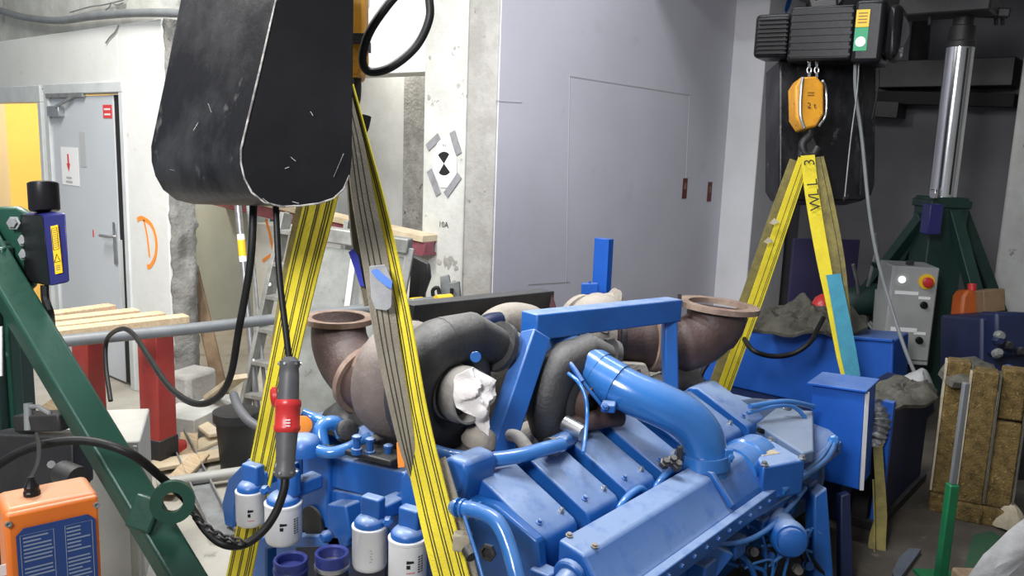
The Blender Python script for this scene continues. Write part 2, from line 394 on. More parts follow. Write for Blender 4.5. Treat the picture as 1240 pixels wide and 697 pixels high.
struct('wall_shade_side', MB().box((0.6,-1.7,0),(9.5,-1.5,4.6)), 'grey_wall')  # unseen wall added to darken the right side
# seams on the lavender wall
for a, c, wdt in (((600,122,),(632,124),.008),((690,92),(835,115),.010),((690,92),(686,345),.006),((640,344),(690,341),.01),((835,115),(830,235),.005)):
    p0 = on(*a, Y=3.749); p1 = on(*c, Y=3.749)
    dv = p1-p0; up = V((0,1,0)).cross(dv).normalized()
    obj('plaster_seam', MB().bar(p0, p1, .004, wdt, up=up), 'seam', wr)
for px, py in ((829,228),(859,232)):
    o = quad(MB(), on(px,py,Y=3.749), (1,0,0), (0,0,1), .085, .19, .004)
    s = obj('wall_sticker', o, 'dark_red', wr, label='dark red square sticker on pale wall')
    obj('sticker_print', quad(MB(), on(px+1,py-3,Y=3.744), (1,0,0), (0,0,1), .04, .06, .001), 'rust_flange', s)
P_ = [on(x,y,Y=3.405) for x,y in ((951,14),(954,6),(958,-4))]
obj('paint_mark', MB().ribbon(P_, [V((1,0,0))]*3, [.05,.09,.07], .002), 'tape_blue', wr, label='blue paint stroke')
# door frame and doors
b = MB()
for y0, y1, z1 in ((5.60,5.655,2.055),(6.80,6.87,2.055),(6.94,7.00,2.0),(8.55,8.61,2.0)): b.box((2.638,y0,0),(2.78,y1,z1))
b.box((2.636,5.60,2.056),(2.78,6.87,2.125)); b.box((2.636,6.94,2.001),(2.78,8.61,2.125))
struct('trim_1', b, 'frame_paint', bevel=.004)
hy = 6.80; ang = radians(0.3)
dr = bpy.data.objects.new('door_1', None); COL.objects.link(dr); dr.location = (2.66, hy, 0); dr['kind'] = 'structure'; OFF[dr] = V((2.66,hy,0))
def dp(x, s, z):   # x out of leaf plane (towards room = -X), s along the leaf from hinge
    c = V((2.66, hy, z)); return c + V((sin(ang), -cos(ang), 0))*s + V((-cos(ang), -sin(ang), 0))*x
DX = V((sin(ang),-cos(ang),0)); DN = V((-cos(ang),-sin(ang),0)); ZU = V((0,0,1))
DM = Matrix((DN, DX, ZU)).transposed()
obj('door_leaf', MB().obox(dp(-.02,.515,1.03), .045, 1.00, 2.02, DM), 'door_paint', dr, bevel=.003)
obj('door_gap_strip', MB().obox(dp(-.02,1.055,1.03), .03, .085, 2.02, DM), 'black_gap', dr)  # black strip painting the dark of the gap beside the leaf
b = MB().obox(dp(.025,.14,1.93), .05, .20, .075, DM); cl = obj('door_closer', b, 'steel', dr, bevel=.006)
b = MB().bar(dp(.05,.20,1.96), dp(.02,.48,2.045), .012, .02); b.obox(dp(.02,.30,2.045), .025, .62, .03, DM); obj('closer_arm', b, 'galv', cl)
b = MB().obox(dp(.007,.965,1.02), .01, .05, .30, DM); hp = obj('handle_plate', b, 'steel', dr, bevel=.003)
b = MB().tube([dp(.01,.965,1.07), dp(.055,.965,1.07), dp(.058,.94,1.07), dp(.055,.84,1.068)], .011, 10); obj('door_handle', b, 'steel', hp)
sg = obj('notice_sheet', quad(MB(), dp(.004,.29,1.53), DX, ZU, .29, .28), 'paper', dr)
c = dp(.0075,.27,1.56)
b = MB(); b.prism([c+DX*-.012+ZU*.06, c+DX*.012+ZU*.06, c+DX*.012-ZU*.01, c+DX*.03-ZU*.01, c-ZU*.07, c-DX*.03-ZU*.01, c-DX*.012-ZU*.01], DN*.001); obj('arrow_print', b, 'red_print', sg)
b = MB()
for k, ww in enumerate((.09,.11)): quad(b, c-ZU*(.115+.03*k), DX, ZU, ww, .014, .001)
obj('text_print', b, 'paper_grey', sg)
st = obj('red_sticker', quad(MB(), dp(.004,.93,1.93), DX, ZU, .13, .09), 'red_print', dr)
b = MB()
for k in range(2): quad(b, dp(.0065,.93,1.945-.035*k), DX, ZU, .09, .012, .001)
obj('sticker_print', b, 'label_white', st)
obj('plate_sign', quad(MB(), dp(.004,.52,1.66), DX, ZU, .10, .25), 'paper_grey', dr)
obj('red_spot', quad(MB(), dp(.004,.62,1.06), DX, ZU, .015, .05), 'red_print', dr)
obj('lock_edge', MB().obox(dp(0,1.03,.75), .03, .03, .6, DM), 'frame_paint', dr)
# orange paint marks on the walls
def painted(name, pts, wd, nrm, ww, mt, parent=None):
    P = spl(pts, 5); return P
wl = [o for o in COL.objects if o.name == 'wall_left'][0]
wb = [o for o in COL.objects if o.name == 'wall_back'][0]
def stroke(par, pl, ww, pts, **kw):
    P = spl([on(x,y,**kw) for x,y in pts], 5)
    n = V((1,0,0)) if 'X' in kw else V((0,1,0))
    wd = [n.cross((P[min(i+1,len(P)-1)]-P[max(i-1,0)]).normalized()) for i in range(len(P))]
    obj('paint_mark', MB().ribbon(P, wd, [ww]*len(P), .001), 'orange_paint', par, label='orange sprayed paint mark')
stroke(wl, None, .03, ((166,266),(172,264),(183,272),(189,290),(188,310),(182,322),(178,322)), X=2.648)
stroke(wl, None, .02, ((174,266),(178,285),(181,311)), X=2.648)
stroke(wb, None, .035, ((322,265),(328,290),(333,318)), X=4.297)
stroke(wb, None, .03, ((318,316),(326,310),(338,306)), X=4.297)
# ------------------------------------------------------------------ wall things on the left
b = MB().tube(spl([on(-30,5,X=2.60),on(0,13,X=2.60),on(30,21,X=2.60),on(70,25,X=2.60),on(110,20,X=2.60),on(160,16,X=2.60),on(215,16,X=2.60),on(260,20,X=2.60)]), .026, 10)
tag(obj('wall_cable', b, 'pvc_grey'), 'thick grey cable hung along the bare concrete band over the doors', 'cable')
b = MB()
for pts in ([(85,15),(110,8),(125,6),(150,0)],[(128,12),(132,9),(134,5)],[(135,3),(142,6),(150,3)],[(128,52),(133,45),(140,38),(143,30)]):
    b.tube(spl([on(x,y,X=2.64) for x,y in pts],3), .005, 5)
tag(obj('loose_wires', b, 'galv'), 'thin bent wires hanging loose from the concrete above the doors', 'wires')
# red beam with plank, across the opening
P0 = on(520,300,X=4.22); P1 = on(262,240,X=4.22)
t = thing('steel_beam', (4.22,5.5,1.0), 'long dark red steel beam with a plank on it below the wall opening', 'beam')
obj('beam_web', MB().bar(P0, P1, .10, .085), 'beam_maroon', t, bevel=.004)
obj('beam_flange', MB().bar(P0-V((0,0,.045)), P1-V((0,0,.045)), .14, .016), 'beam_maroon', t)
obj('plank', MB().bar(P0+V((.01,0,.068)), P1+V((.01,0,.068)), .16, .05), 'wood_pale', t, bevel=.004)
# survey target on the pillar
c = on(538,198,X=4.295); t = thing('survey_target', c, 'white paper survey target with black wedges taped to the white pillar', 'marker')
YD = V((0,-1,0))
def pil(dx, dz): return c + YD*dx + ZU*dz
sh = obj('target_paper', MB().prism([pil(-.06,.17),pil(.06,.17),pil(.125,.04),pil(.125,-.06),pil(.06,-.17),pil(-.03,-.17),pil(-.11,-.06),pil(-.11,.06)], (-.003,0,0)), 'paper', t)
for s_ in (1,-1):
    pts = [pil(0,.0)]; a0 = radians(95 if s_ == 1 else 275)
    for k in range(9):
        a = a0 + radians(-42+84*k/8); pts.append(pil(.085*cos(a), .085*sin(a)))
    obj('wedge_print', MB().prism([q - V((.003,0,0)) for q in pts], (-.001,0,0)), 'black_gap', sh)
b = MB(); text_mesh(b, '93', pil(0,.125)-V((.004,0,0)), YD, ZU, .035); obj('number_print', b, 'black_gap', sh)
for dx, dz, an, ln in ((-.115,.15,35,.15),(.11,.15,-65,.17),(-.10,-.14,-60,.2),(.09,-.15,48,.2)):
    a = radians(an); obj('duct_tape', quad(MB(), pil(dx,dz)-V((.003,0,0)), YD*cos(a)+ZU*sin(a), -YD*sin(a)+ZU*cos(a), ln, .055, .002), 'tape_grey', t, label='strip of grey duct tape')
b = MB(); text_mesh(b, '10A', on(537,272,X=4.296), YD, ZU, .06)
pl_ = [o for o in COL.objects if o.name == 'wall_pillar'][0]
obj('pencil_mark', b, 'steel_dark', pl_)
for px, py, s_ in ((545,315,.05),(532,318,.03),(553,326,.03),(520,70,.02),(519,118,.025),(555,104,.02),(541,318,.06),(550,345,.04)):
    q = on(px,py,X=4.30); b = MB().radial([q+YD*(s_*cos(k*pi/3)*random.uniform(.6,1.2))+ZU*(s_*sin(k*pi/3)*random.uniform(.6,1.2)) for k in range(6)], (-1,0,0), .002, .004, 30, 3, .004, px)
    obj('plaster_chip', b, 'concrete', pl_)
# ================================================================== LEFT BACKGROUND THINGS
a = at(287,236,5.2); c = on(313,512,Z=0)
t = thing('conduit_pole', c, 'slim galvanised pole with a yellow label leaning beside the ladder', 'pole')
obj('pole_tube', MB().cyl(c, a, .022, 12), 'steel', t); 
q0 = c.lerp(a,.71); q1 = c.lerp(a,.83); obj('pole_label', MB().cyl(q0, q1, .0235, 12), 'paper', t); obj('label_band', MB().cyl(c.lerp(a,.735), c.lerp(a,.805), .0245, 12), 'label_yellow', t)
a2 = at(299,236,5.35); c2 = on(325,515,Z=0)
tag(obj('thin_pole', MB().cyl(c2, a2, .012, 8), 'galv'), 'thin dull metal rod standing behind the labelled pole', 'rod')
# ladder
t = thing('step_ladder', on(340,512,Z=0), 'dusty aluminium step ladder leaning behind the yellow sling', 'ladder')
Lb, Lt = on(292,512,Z=0), at(347,258,5.25); Rb, Rt = on(392,530,Z=0), at(424,268,5.0)
for p0, p1 in ((Lb,Lt),(Rb,Rt)):
    r_ = obj('rail', MB().bar(p0, p1, .10, .03, up=(Rb-Lb)), 'aluminium', t, bevel=.004)
    for k in (.3,.5,.66,.83): obj('rivet', MB().lathe([(.014,0),(.010,.006)], p0.lerp(p1,k)-F*.04, -F, 8), 'label_white', r_)
for k in range(6):
    f = .14+.155*k; obj('tread', MB().bar(Lb.lerp(Lt,f), Rb.lerp(Rt,f), .09, .028), 'aluminium', t, bevel=.003)
bk = V((.25,.35,0))
for p0, p1 in ((Lb+bk,Lt+bk*.1),(Rb+bk,Rt+bk*.1)): obj('back_leg', MB().bar(p0, p1, .03, .03, up=(Rb-Lb)), 'aluminium', t)
# metal hood panels
t = thing('metal_hood', at(440,480,5.1), 'grey sheet metal hood with dented rim propped behind the turbochargers', 'panel')
pl = [at(376,296,4.86), at(493,312,4.72), at(487,365,4.74), at(480,515,4.8), at(345,510,4.9)]
obj('face_panel', MB().prism(pl, F*.04), 'hood_metal', t, bevel=.004)
obj('rim', MB().bar(at(380,281,4.86), at(497,298,4.72), .08, .09), 'aluminium', t, bevel=.01)
obj('side_strip', MB().bar(at(428,312,4.76), at(420,372,4.77), .03, .012, up=F), 'label_white', t)
obj('frame_edge', MB().bar(at(497,300,4.72), at(484,372,4.74), .05, .04, up=F), 'aluminium', t, bevel=.006)
t = thing('rubber_block', at(505,400,4.95), 'black dented rubber slab standing upright beside the metal hood', 'slab')
obj('slab_body', MB().prism([at(498,308,4.95), at(519,318,4.9), at(521,335,4.9), at(514,355,4.9), at(512,470,4.95), at(488,470,5.0)], F*.10), 'steel_dark', t, bevel=.012)
# pallet boards on trestle
t = thing('trestle', on(160,545,Z=0), 'red painted wooden trestle carrying loose planks', 'trestle')
p = on(194,561,Z=0); top = 0.74
Mr = rotz(radians(20))
obj('post', MB().obox(p+V((0,0,.46)), .13, .13, .62, Mr), 'red_paint', t, bevel=.006)
obj('foot', MB().obox(p+V((0,0,.08)), .14, .14, .16, Mr), 'steel_dark', t, bevel=.005, label='black foot of the post')
p2 = on(112,530,Z=0)
obj('post', MB().obox(p2+V((0,0,.38)), .12, .12, .76, Mr), 'red_paint', t, bevel=.006)
pa = V((p2.x,p2.y,.74)); pb = V((p.x,p.y,.755))
obj('crossbeam', MB().bar(pa+(pa-pb)*.08, pb+(pb-pa)*.06, .11, .075), 'red_paint', t, bevel=.005)
obj('side_brace', MB().bar(on(100,470,X=p2.x-.07), V((p2.x-.06,p2.y+.5,.05)), .03, .1), 'wood', t)
for i, (x0,y0,x1,y1,wd,th) in enumerate(((136,371,40,384,.09,.03),(166,377,40,391,.09,.032),(197,381,40,399,.09,.035),(226,385,40,406,.09,.04))):
    e = on(x1,y1,Z=.815); s_ = on(x0,y0,Z=.815); e = e + (e-s_)*.35
    o = obj('plank', MB().bar(s_, e, wd, th), 'wood', bevel=.004)
    tag(o, ['pale plank at the back of the boards on the red trestle','second plank from the wall laid on the red trestle','third plank from the wall laid on the red trestle','wider pale plank on the red trestle right above the grey pipe'][i], 'plank', 'planks on the red trestle')
t = thing('steel_pipe', at(240,400,4.4), 'long grey conduit pipe spanning from the trestle to the turbochargers', 'pipe')
pp = [at(-40,427,3.75), at(75,413,3.9), at(230,398,4.15), at(352,384,4.5), at(548,362,4.8)]
obj('pipe_body', MB().tube(spl(pp,4), .029, 14), 'pvc_grey', t)
for k0, k1 in (((497,367.5),(511,366)),((528,364.3),(546,362.3))): obj('yellow_band', MB().cyl(at(*k0,4.73), at(*k1,4.79), .034, 14), 'label_yellow', t)
# floor debris
def fbox(name, px, py, l, w_, h, an, m, lab, cat, z=0, tilt=0, grp=None, bev=.006):
    c = on(px,py,Z=z); M = rotz(radians(an)) @ Matrix.Rotation(radians(tilt), 3, 'Y')
    return tag(obj(name, MB().obox(c+V((0,0,h/2)), l, w_, h, M), m, bevel=bev), lab, cat, grp)
fbox('concrete_block', 236,515,.42,.30,.12,25,'concrete_old','pale concrete block on the floor between bucket and red post','block')
fbox('concrete_block', 266,500,.35,.16,.10,-20,'concrete','grey broken concrete block near the cracked wall end','block')
for i,(px,py,l,w_,an,lab) in enumerate(((250,538,.5,.12,20,'short board beside the black bucket'),(228,548,.6,.10,60,'flat board next to the black trestle foot'),(246,556,.55,.13,-15,'pale board lying under the others near bucket'),(222,575,.5,.1,40,'thin board beside the grey floor channel'),(250,520,.3,.08,80,'small offcut board lying on the concrete block'))):
    fbox('floor_board', px,py,l,w_,.025,an,'wood_pale' if i%2 == 0 else 'wood', lab, 'board', z=.012*i, grp='boards on the floor')
fbox('red_bag', 203,553,.18,.16,.09,30,'red_plastic','small red crumpled bag beside the trestle foot','bag', bev=.03)
a = on(212,524,Z=.03); c = on(272,650,Z=.03)
t = thing('floor_channel', a.lerp(c,.5), 'grey steel channel lying on the floor beside the black bucket', 'channel')
obj('channel_web', MB().bar(a, c, .10, .008), 'galv', t)
for s_ in (-1,1):
    sd = (c-a).normalized().cross(V((0,0,1)))*.048*s_
    obj('channel_flange', MB().bar(a+sd+V((0,0,.014)), c+sd+V((0,0,.014)), .007, .034), 'galv', t)
tag(obj('floor_conduit', MB().cyl(on(190,586,Z=.06), on(330,566,Z=.06), .03, 12), 'cabinet_beige'), 'pale plastic conduit lying on the floor in front of the bucket', 'pipe')
c = on(287,566,Z=0)
t = thing('bucket', c, 'black plastic bucket with thick rim on the littered floor', 'bucket')
obj('bucket_body', MB().lathe([(.085,0),(.108,.30),(.112,.30),(.112,.32),(.100,.32),(.080,.02),(0,.02)], c, (0,0,1), 28), 'bucket_black', t)
obj('rim', MB().lathe([(.110,.27),(.120,.275),(.121,.325),(.112,.33),(.108,.33)], c, (0,0,1), 28), 'bucket_black', t)
a = at(232,322,5.6); c = on(272,490,Z=0)
tag(obj('bark_board', MB().bar(a, c, .09, .03, up=F), 'wood_dark', bevel=.01), 'rough dark bark board leaning against the grey green wall', 'board')
tag(obj('offcut_board', MB().bar(on(256,480,Z=.14), at(290,456,4.85), .1, .03), 'wood_pale', bevel=.004), 'pale offcut leaning by the foot of the ladder', 'board')
tag(obj('concrete_stub', MB().obox(on(230,500,Z=0)+V((0,-.03,.15)), .26,.2,.30, rotz(.3)), 'concrete', bevel=.03), 'rounded concrete stub at the foot of the broken wall end', 'block')
# beige cabinet
cc_ = V((1.46,3.07,0)); dv_ = V((.52,.855,0)).normalized(); lv_ = V((-.80,.60,0)).normalized()
t = thing('switch_cabinet', cc_+lv_*.5+dv_*.2, 'beige metal switch cabinet standing behind the green gantry leg', 'cabinet')
def cbx(a0,a1,b0,b1,z0,z1): 
    P = [cc_+lv_*a+dv_*b_ for a,b_ in ((a0,b0),(a1,b0),(a1,b1),(a0,b1))]
    return MB().hexa([p+V((0,0,z0)) for p in P]+[p+V((0,0,z1)) for p in P])
obj('cabinet_body', cbx(0,.95,0,.42,0,.60), 'cabinet_beige', t, bevel=.008)
obj('door_panel', cbx(.05,.90,-.015,0,.03,.555), 'cabinet_beige', t, bevel=.004)
obj('door_gasket', cbx(.03,.92,-.006,0,.555,.568), 'black_gap', t)
obj('edge_strip', cbx(.012,.025,-.008,0,.02,.58), 'cabinet_grey', t)
# ================================================================== LEFT GANTRY TOWER
t = thing('gantry_tower', on(-14,900,Z=0), 'dark green gantry tower with braced leg and laser sensor beside the orange receiver', 'gantry')
cx = at(-18,420,2.3)
b = MB().obox((cx.x,cx.y,1.13), .17,.17,.70, rotz(yaw)); obj('column', b, 'green_dark', t, bevel=.01)
obj('column_rib', MB().obox((cx.x+.03,cx.y-.07,1.13), .05,.05,.68, rotz(yaw)), 'green_paint', t, bevel=.006)
obj('lower_column', MB().obox((cx.x,cx.y,.4), .20,.20,.80, rotz(yaw)), 'steel_dark', t, bevel=.01)
obj('base_plate', MB().obox((cx.x,cx.y,.02), .6,.6,.04, rotz(yaw)), 'green_dark', t)
l0 = at(-30,280,2.25); l1 = at(221,697,1.98); dl = (l1-l0); lend = l0 + dl*((0.02-l0.z)/dl.z)
leg = obj('leg', MB().bar(l0, lend, .078, .078, up=R*.75-F*.66), 'green_paint', t, bevel=.008)
obj('leg_foot', MB().obox((lend.x,lend.y,.015), .2,.2,.03), 'green_dark', leg)
lo = at(209,607,1.96); n_ = (-F*.9+R*.3).normalized()
lg = obj('lug', MB().lathe([(.024,-.012),(.050,-.012),(.050,.012),(.024,.012),(.024,-.012)], lo, n_, 36), 'green_paint', t, label='round lifting lug with a hole')
obj('lug_plate', MB().bar(at(160,616,1.97), at(190,626,1.96), .022, .08, up=(l1-l0)), 'green_paint', lg, bevel=.006)
# head plate with sensor
obj('sensor_plate', MB().prism([at(-20,250,2.28), at(20,249,2.26), at(37,258,2.25), at(40,345,2.25), at(18,368,2.26), at(-20,368,2.28)], F*.03), 'green_paint', t, bevel=.01)
for px, py, r_ in ((17,270,.013),(29,291,.011),(30,308,.011),(22,332,.008)):
    obj('bolt', MB().lathe([(r_*1.5,0),(r_*1.5,.003),(r_,.004),(r_,.012)], at(px,py,2.24), -F, 6), 'galv', t, smooth=0)
fr = [at(62,347,2.16), at(85,342,2.14), at(80,257,2.14), at(53,260,2.16)]
bk_ = [at(36,340,2.24), at(62,336,2.23), at(58,254,2.23), at(27,258,2.24)]
sn = obj('laser_sensor', MB().hexa([fr[0],fr[1],bk_[1],bk_[0],fr[3],fr[2],bk_[2],bk_[3]]), 'laser_blue', t, bevel=.006, label='dark blue laser sensor box')
obj('sensor_side', MB().hexa([at(34,340,2.225),fr[0]-R*.002,bk_[0]+F*.02,at(30,340,2.25),at(27,259,2.225),fr[3]-R*.002,bk_[3]+F*.02,at(24,259,2.25)]), 'black_plastic', sn, bevel=.004)
fu = (fr[1]-fr[0]).normalized(); fv = (fr[3]-fr[0]).normalized(); fn = fu.cross(fv).normalized()
yc = at(69.5,302,2.148)
yl = obj('warning_label', quad(MB(), yc+fn*.001, fu, fv, .024, .125), 'label_yellow', sn)
obj('label_box', MB().tube([yc+fn*.004+fu*x+fv*y for x,y in ((-.009,.0),(.009,.0),(.009,.056),(-.009,.056))], .0008, 4, closed=True), 'black_gap', yl)
obj('label_box', MB().tube([yc+fn*.004+fu*x+fv*(y-.024) for x,y in ((-.010,-.008),(.010,-.008),(0,.012))], .001, 4, closed=True), 'black_gap', yl)
b = MB()
for k in range(3): quad(b, yc+fn*.003+fv*(-.042-.005*k), fu, fv, .014, .0018, .0006)
for k in range(9): quad(b, yc+fn*.003+fv*(.006+.0055*k), fu, fv, .012, .0014, .0006)
obj('label_text', b, 'wood_dark', yl)
c = at(54,253,2.2); ax = (at(52,222,2.2)-c)
obj('sensor_cap', MB().lathe([(.034,-.005),(.038,0),(.038,ax.length),(.033,ax.length+.003)], c, ax, 28), 'black_plastic', sn)
obj('sensor_cable', MB().tube(spl([at(54,345,2.2),at(55,362,2.2),at(60,378,2.2),at(62,395,2.3)],4), .011, 8), 'rubber', sn)
# dark clamp mount under the column
ck = obj('clamp_mount', MB().prism([at(-25,525,2.2), at(88,528,2.1), at(90,592,2.1), at(-25,604,2.2)], F*.10), 'steel_dark', t, bevel=.006)
obj('clamp_body', MB().bar(at(28,510,2.2), at(84,508,2.12), .06, .045), 'steel_dark', ck, bevel=.006)
obj('clamp_lever', MB().tube([at(34,492,2.15),at(46,492,2.13),at(60,500,2.12),at(62,510,2.12)], .006, 8), 'galv', ck)
obj('clamp_stud', MB().cyl(at(34,488,2.15), at(35,520,2.15), .011, 10), 'galv', ck)
obj('clamp_knob', MB().cyl(at(76,572,2.0), at(96,580,1.96), .03, 16), 'steel_dark', ck)
obj('bolt', MB().cyl(at(62,562,2.09), at(62,562,2.07), .01, 8), 'galv', ck)
obj('tube_white', MB().bar(at(0,395,2.2), at(0,455,2.2), .012, .008), 'label_white', t)
# receiver box
tl = at(4,619,1.42); tr = on(119,595,Z=tl.z)
uu = (tr-tl); wd = uu.length; uu.normalize(); nn = V((0,0,1)).cross(uu).normalized()
if nn.dot(F) > 0: nn = -nn
t = thing('receiver_box', tl.lerp(tr,.5)-V((0,0,.26)), 'orange remote receiver box with blue text plate and cable gland', 'control box')
ctr = tl.lerp(tr,.5) - nn*.05 - V((0,0,.13))
Mx = Matrix((uu, -nn, V((0,0,1)))).transposed()
bd = obj('housing', MB().obox(ctr, wd, .10, .26, Mx), 'orange_plastic', t, bevel=.012, seg=3)
fl_ = ctr + nn*.05
def fp(x, z, o=0): return fl_ + uu*x + V((0,0,z)) + nn*o
hw = wd/2
obj('front_rim', MB().hexa([fp(-hw*.98,-.128,0),fp(hw*.98,-.128,0),fp(hw*.98,-.128,-.02),fp(-hw*.98,-.128,-.02),fp(-hw*.98,.125,0.006),fp(hw*.98,.125,.006),fp(hw*.98,.125,-.02),fp(-hw*.98,.125,-.02)]), 'orange_plastic', t, bevel=.006)
ch = .012; zt = .095; zb = -.13; xl = -hw*.80; xr = hw*.88
lb = obj('label_plate', MB().prism([fp(xl,zb,.008),fp(xr,zb,.008),fp(xr,zt-ch,.008),fp(xr-ch,zt,.008),fp(xl+ch,zt,.008),fp(xl,zt-ch,.008)], nn*.002), 'label_blue', t)
z0 = zt-.018
for s0, s1 in ((xl+.010,-.004),(.018,xr-.010)):
    b = MB()
    for k in range(26):
        zz = z0-.0072*k
        if zz < zb+.01 or (k % 9 == 7): continue
        l_ = (s1-s0)*random.choice((1,.95,.85,.6)); quad(b, fp(s0+l_/2,zz,.0101), uu, ZU, l_, .0028, .0004)
    obj('text_rows', b, 'label_line', lb)['kind'] = 'stuff'
b = MB()
for q in ([(.016,zt-.012),(.016,zb+.004),(xr-.006,zb+.004),(xr-.006,zt-.012)],[(xl+.006,zt-.012),(xl+.006,zb+.004),(-.002,zb+.004),(-.002,zt-.012)]): b.tube([fp(x,z,.0102) for x,z in q], .0006, 4, closed=True)
b.tube([fp(x+.042,z-.035,.0105) for x,z in ((-.007,-.0),(.007,-.0),(0,.012))], .0007, 4, closed=True)
obj('label_border', b, 'label_line', lb)
b = MB(); text_mesh(b, 'CE', fp(xr-.018,-.083,.0108), uu, ZU, .02); obj('mark_print', b, 'label_white', lb)
for x in (-hw*.93, hw*.93): obj('screw', MB().lathe([(.0055,0),(.0055,.003),(.003,.003),(.002,.001)], fp(x,.108,.006), nn, 10), 'galv', t)
g0 = tl.lerp(tr,.34) - nn*.05
gl = obj('cable_gland', MB().lathe([(.014,-.01),(.014,.006),(.0125,.008),(.0125,.016),(.008,.024),(.005,.034)], g0, (0,0,1), 12), 'black_plastic', t, smooth=20)
obj('gland_cable', MB().tube(spl([g0+V((0,0,.03)), at(46,560,1.6), at(47,540,1.7), at(44,525,1.9)],5), .0045, 8), 'rubber', gl)
obj('end_label', quad(MB(), at(2,690,1.45), uu, ZU, .02, .02), 'label_white', t)
# ================================================================== LEFT HOIST: chain bag, cables, hook
poly = [(356,-95),(335,0),(315,88),(293,180),(293,198),(297,216),(306,233),(321,245),(342,250),(365,249),(388,246),(405,240),(417,229),(424,212),(426,190),(427,100),(428,0),(429,-95)]
def bd_(x): return 2.02 + (x-292)/135*.13
front = [at(x,y,bd_(x)) for x,y in poly]
back = [at(x-112-(180-y)*.030, y-3, bd_(x)+.22) for x,y in poly]
np_ = len(poly); loft = MB().add(front+back, [tuple(range(np_-1,-1,-1)), tuple(range(np_,2*np_))]+[(i,(i+1)%np_,np_+(i+1)%np_,np_+i) for i in range(np_)])
t = thing('chain_bag', at(300,250,2.1), 'big black chain container with scuffed rounded bottom hanging over the engine', 'container')
obj('container_body', loft, 'black_worn', t, bevel=.010, seg=3)
inn = [at(x,y,bd_(x)-.003) for x,y in poly]
obj('front_panel', MB().prism(inn, (front[0]-inn[0])*1.2), 'black_plastic', t, bevel=.006, seg=2)
rimp = [at(x-1,y,bd_(x)-.006) for x,y in poly[1:14]]
obj('worn_rim', MB().tube(rimp, [.0022+.0014*abs(noise.noise(V((i*1.7,0,0)))) for i in range(len(rimp))], 6), 'worn_edge', t, label='scuffed pale edge of the container')
for q in (((234,158),(240,148)),((252,125),(256,136)),((206,205),(212,207)),((352,190),(358,195)),((376,135),(379,140)),((345,204),(350,202)),((318,240),(326,246)),((354,244),(362,246)),((404,214),(416,186))):
    (x0,y0),(x1,y1) = q; dd = bd_(x0)-.008 if x0 > 300 else 2.02+(293-x0)/110*.22-.008
    obj('scratch', MB().bar(at(x0,y0,dd), at(x1,y1,dd), .0012, .0012), 'worn_edge', t)
# hook block
c = at(431,20,2.56); t = thing('hook_block', at(431,92,2.56), 'orange yellow chain hook block above the left sling', 'hook')
obj('block_shell', MB().prism([at(424,-60,2.56),at(440,-60,2.56),at(441,70,2.56),at(435,92,2.56),at(424,92,2.56)], F*.09), 'hook_yellow', t, bevel=.008)
obj('block_band', MB().prism([at(423,40,2.55),at(442,40,2.55),at(442,52,2.55),at(423,52,2.55)], F*.11), 'steel_dark', t)
obj('hook', MB().tube(spl([at(431,92,2.6),at(430,120,2.6),at(424,140,2.6),at(428,160,2.6),at(438,158,2.6),at(443,140,2.6)],5), [.018]*26, 10), 'steel_dark', t)
# power cables
tag(obj('cable_loop', MB().tube(spl(apx([(530,-60,2.4),(520,-12,2.4),(520,22,2.4),(504,56,2.42),(474,81,2.44),(449,87,2.44),(439,74,2.42),(446,42,2.38),(468,8,2.36),(500,-30,2.34),(515,-60,2.34)]),7), .0125, 10), 'rubber'), 'coil of thick black rubber cable hanging beside the hook block', 'cable')
tag(obj('hanging_cable', MB().tube(spl(apx([(309,150,2.3),(307,245,2.25),(303,320,2.25),(289,400,2.3),(279,455,2.4),(262,482,2.5),(235,488,2.6),(205,468,2.8),(180,432,3.1),(162,405,3.4),(147,398,3.6),(130,410,3.9),(128,440,3.9),(134,485,3.8)]),7), .0105, 10), 'rubber'), 'black cable drooping from the chain container over the grey pipe', 'cable')
t = thing('power_cable', at(348,500,2.1), 'black power cable with grey and red industrial plug joined in line', 'cable')
obj('upper_cable', MB().tube(spl(apx([(330,200,2.15),(334,252,2.15),(338,330,2.13),(346,400,2.11),(351,440,2.1)]),6), .0085, 10), 'rubber', t)
a = at(351,436,2.1); c = at(345,577,2.06); ax = c-a; L_ = ax.length
def seg_(prof): return MB().lathe([(r,h*L_) for r,h in prof], a, ax, 22)
pg = obj('plug_upper', seg_([(.014,-.03),(.022,0),(.026,.01),(.026,.05),(.023,.07),(.025,.12),(.027,.36)]), 'plug_grey', t)
so = obj('plug_socket', seg_([(.030,.34),(.033,.36),(.033,.40),(.031,.41),(.031,.56),(.033,.57),(.033,.60),(.029,.62)]), 'red_plastic', t, label='red socket ring of the plug')
pl2 = obj('plug_lower', seg_([(.027,.60),(.028,.62),(.024,.82),(.025,.84),(.022,.90),(.026,.93),(.026,.99),(.022,1.0),(.012,1.02)]), 'plug_grey', t)
for k in range(6):
    q = 2*pi*k/6; s1 = ax.cross(V((1,0,0))).normalized(); s2 = ax.normalized().cross(s1)
    obj('gland_screw', MB().lathe([(.0035,0),(.0035,.004)], a+ax*.96+(s1*cos(q)+s2*sin(q))*.0255, s1*cos(q)+s2*sin(q), 8), 'steel', pl2)
    obj('gland_screw', MB().lathe([(.0035,0),(.0035,.004)], a+ax*.03+(s1*cos(q)+s2*sin(q))*.0255, s1*cos(q)+s2*sin(q), 8), 'steel', pg)
obj('socket_lid', MB().lathe([(.026,0),(.026,.01),(.02,.016),(.006,.018)], at(336,480,2.12), -R*.9-U*.1-F*.2, 20), 'red_plastic', so)
b = MB()
for k in range(3): quad(b, a+ax*(.50+.025*k)-F*.0315+R*.010, R, U, .012, .003, .0005)
obj('socket_print', b, 'label_white', so)
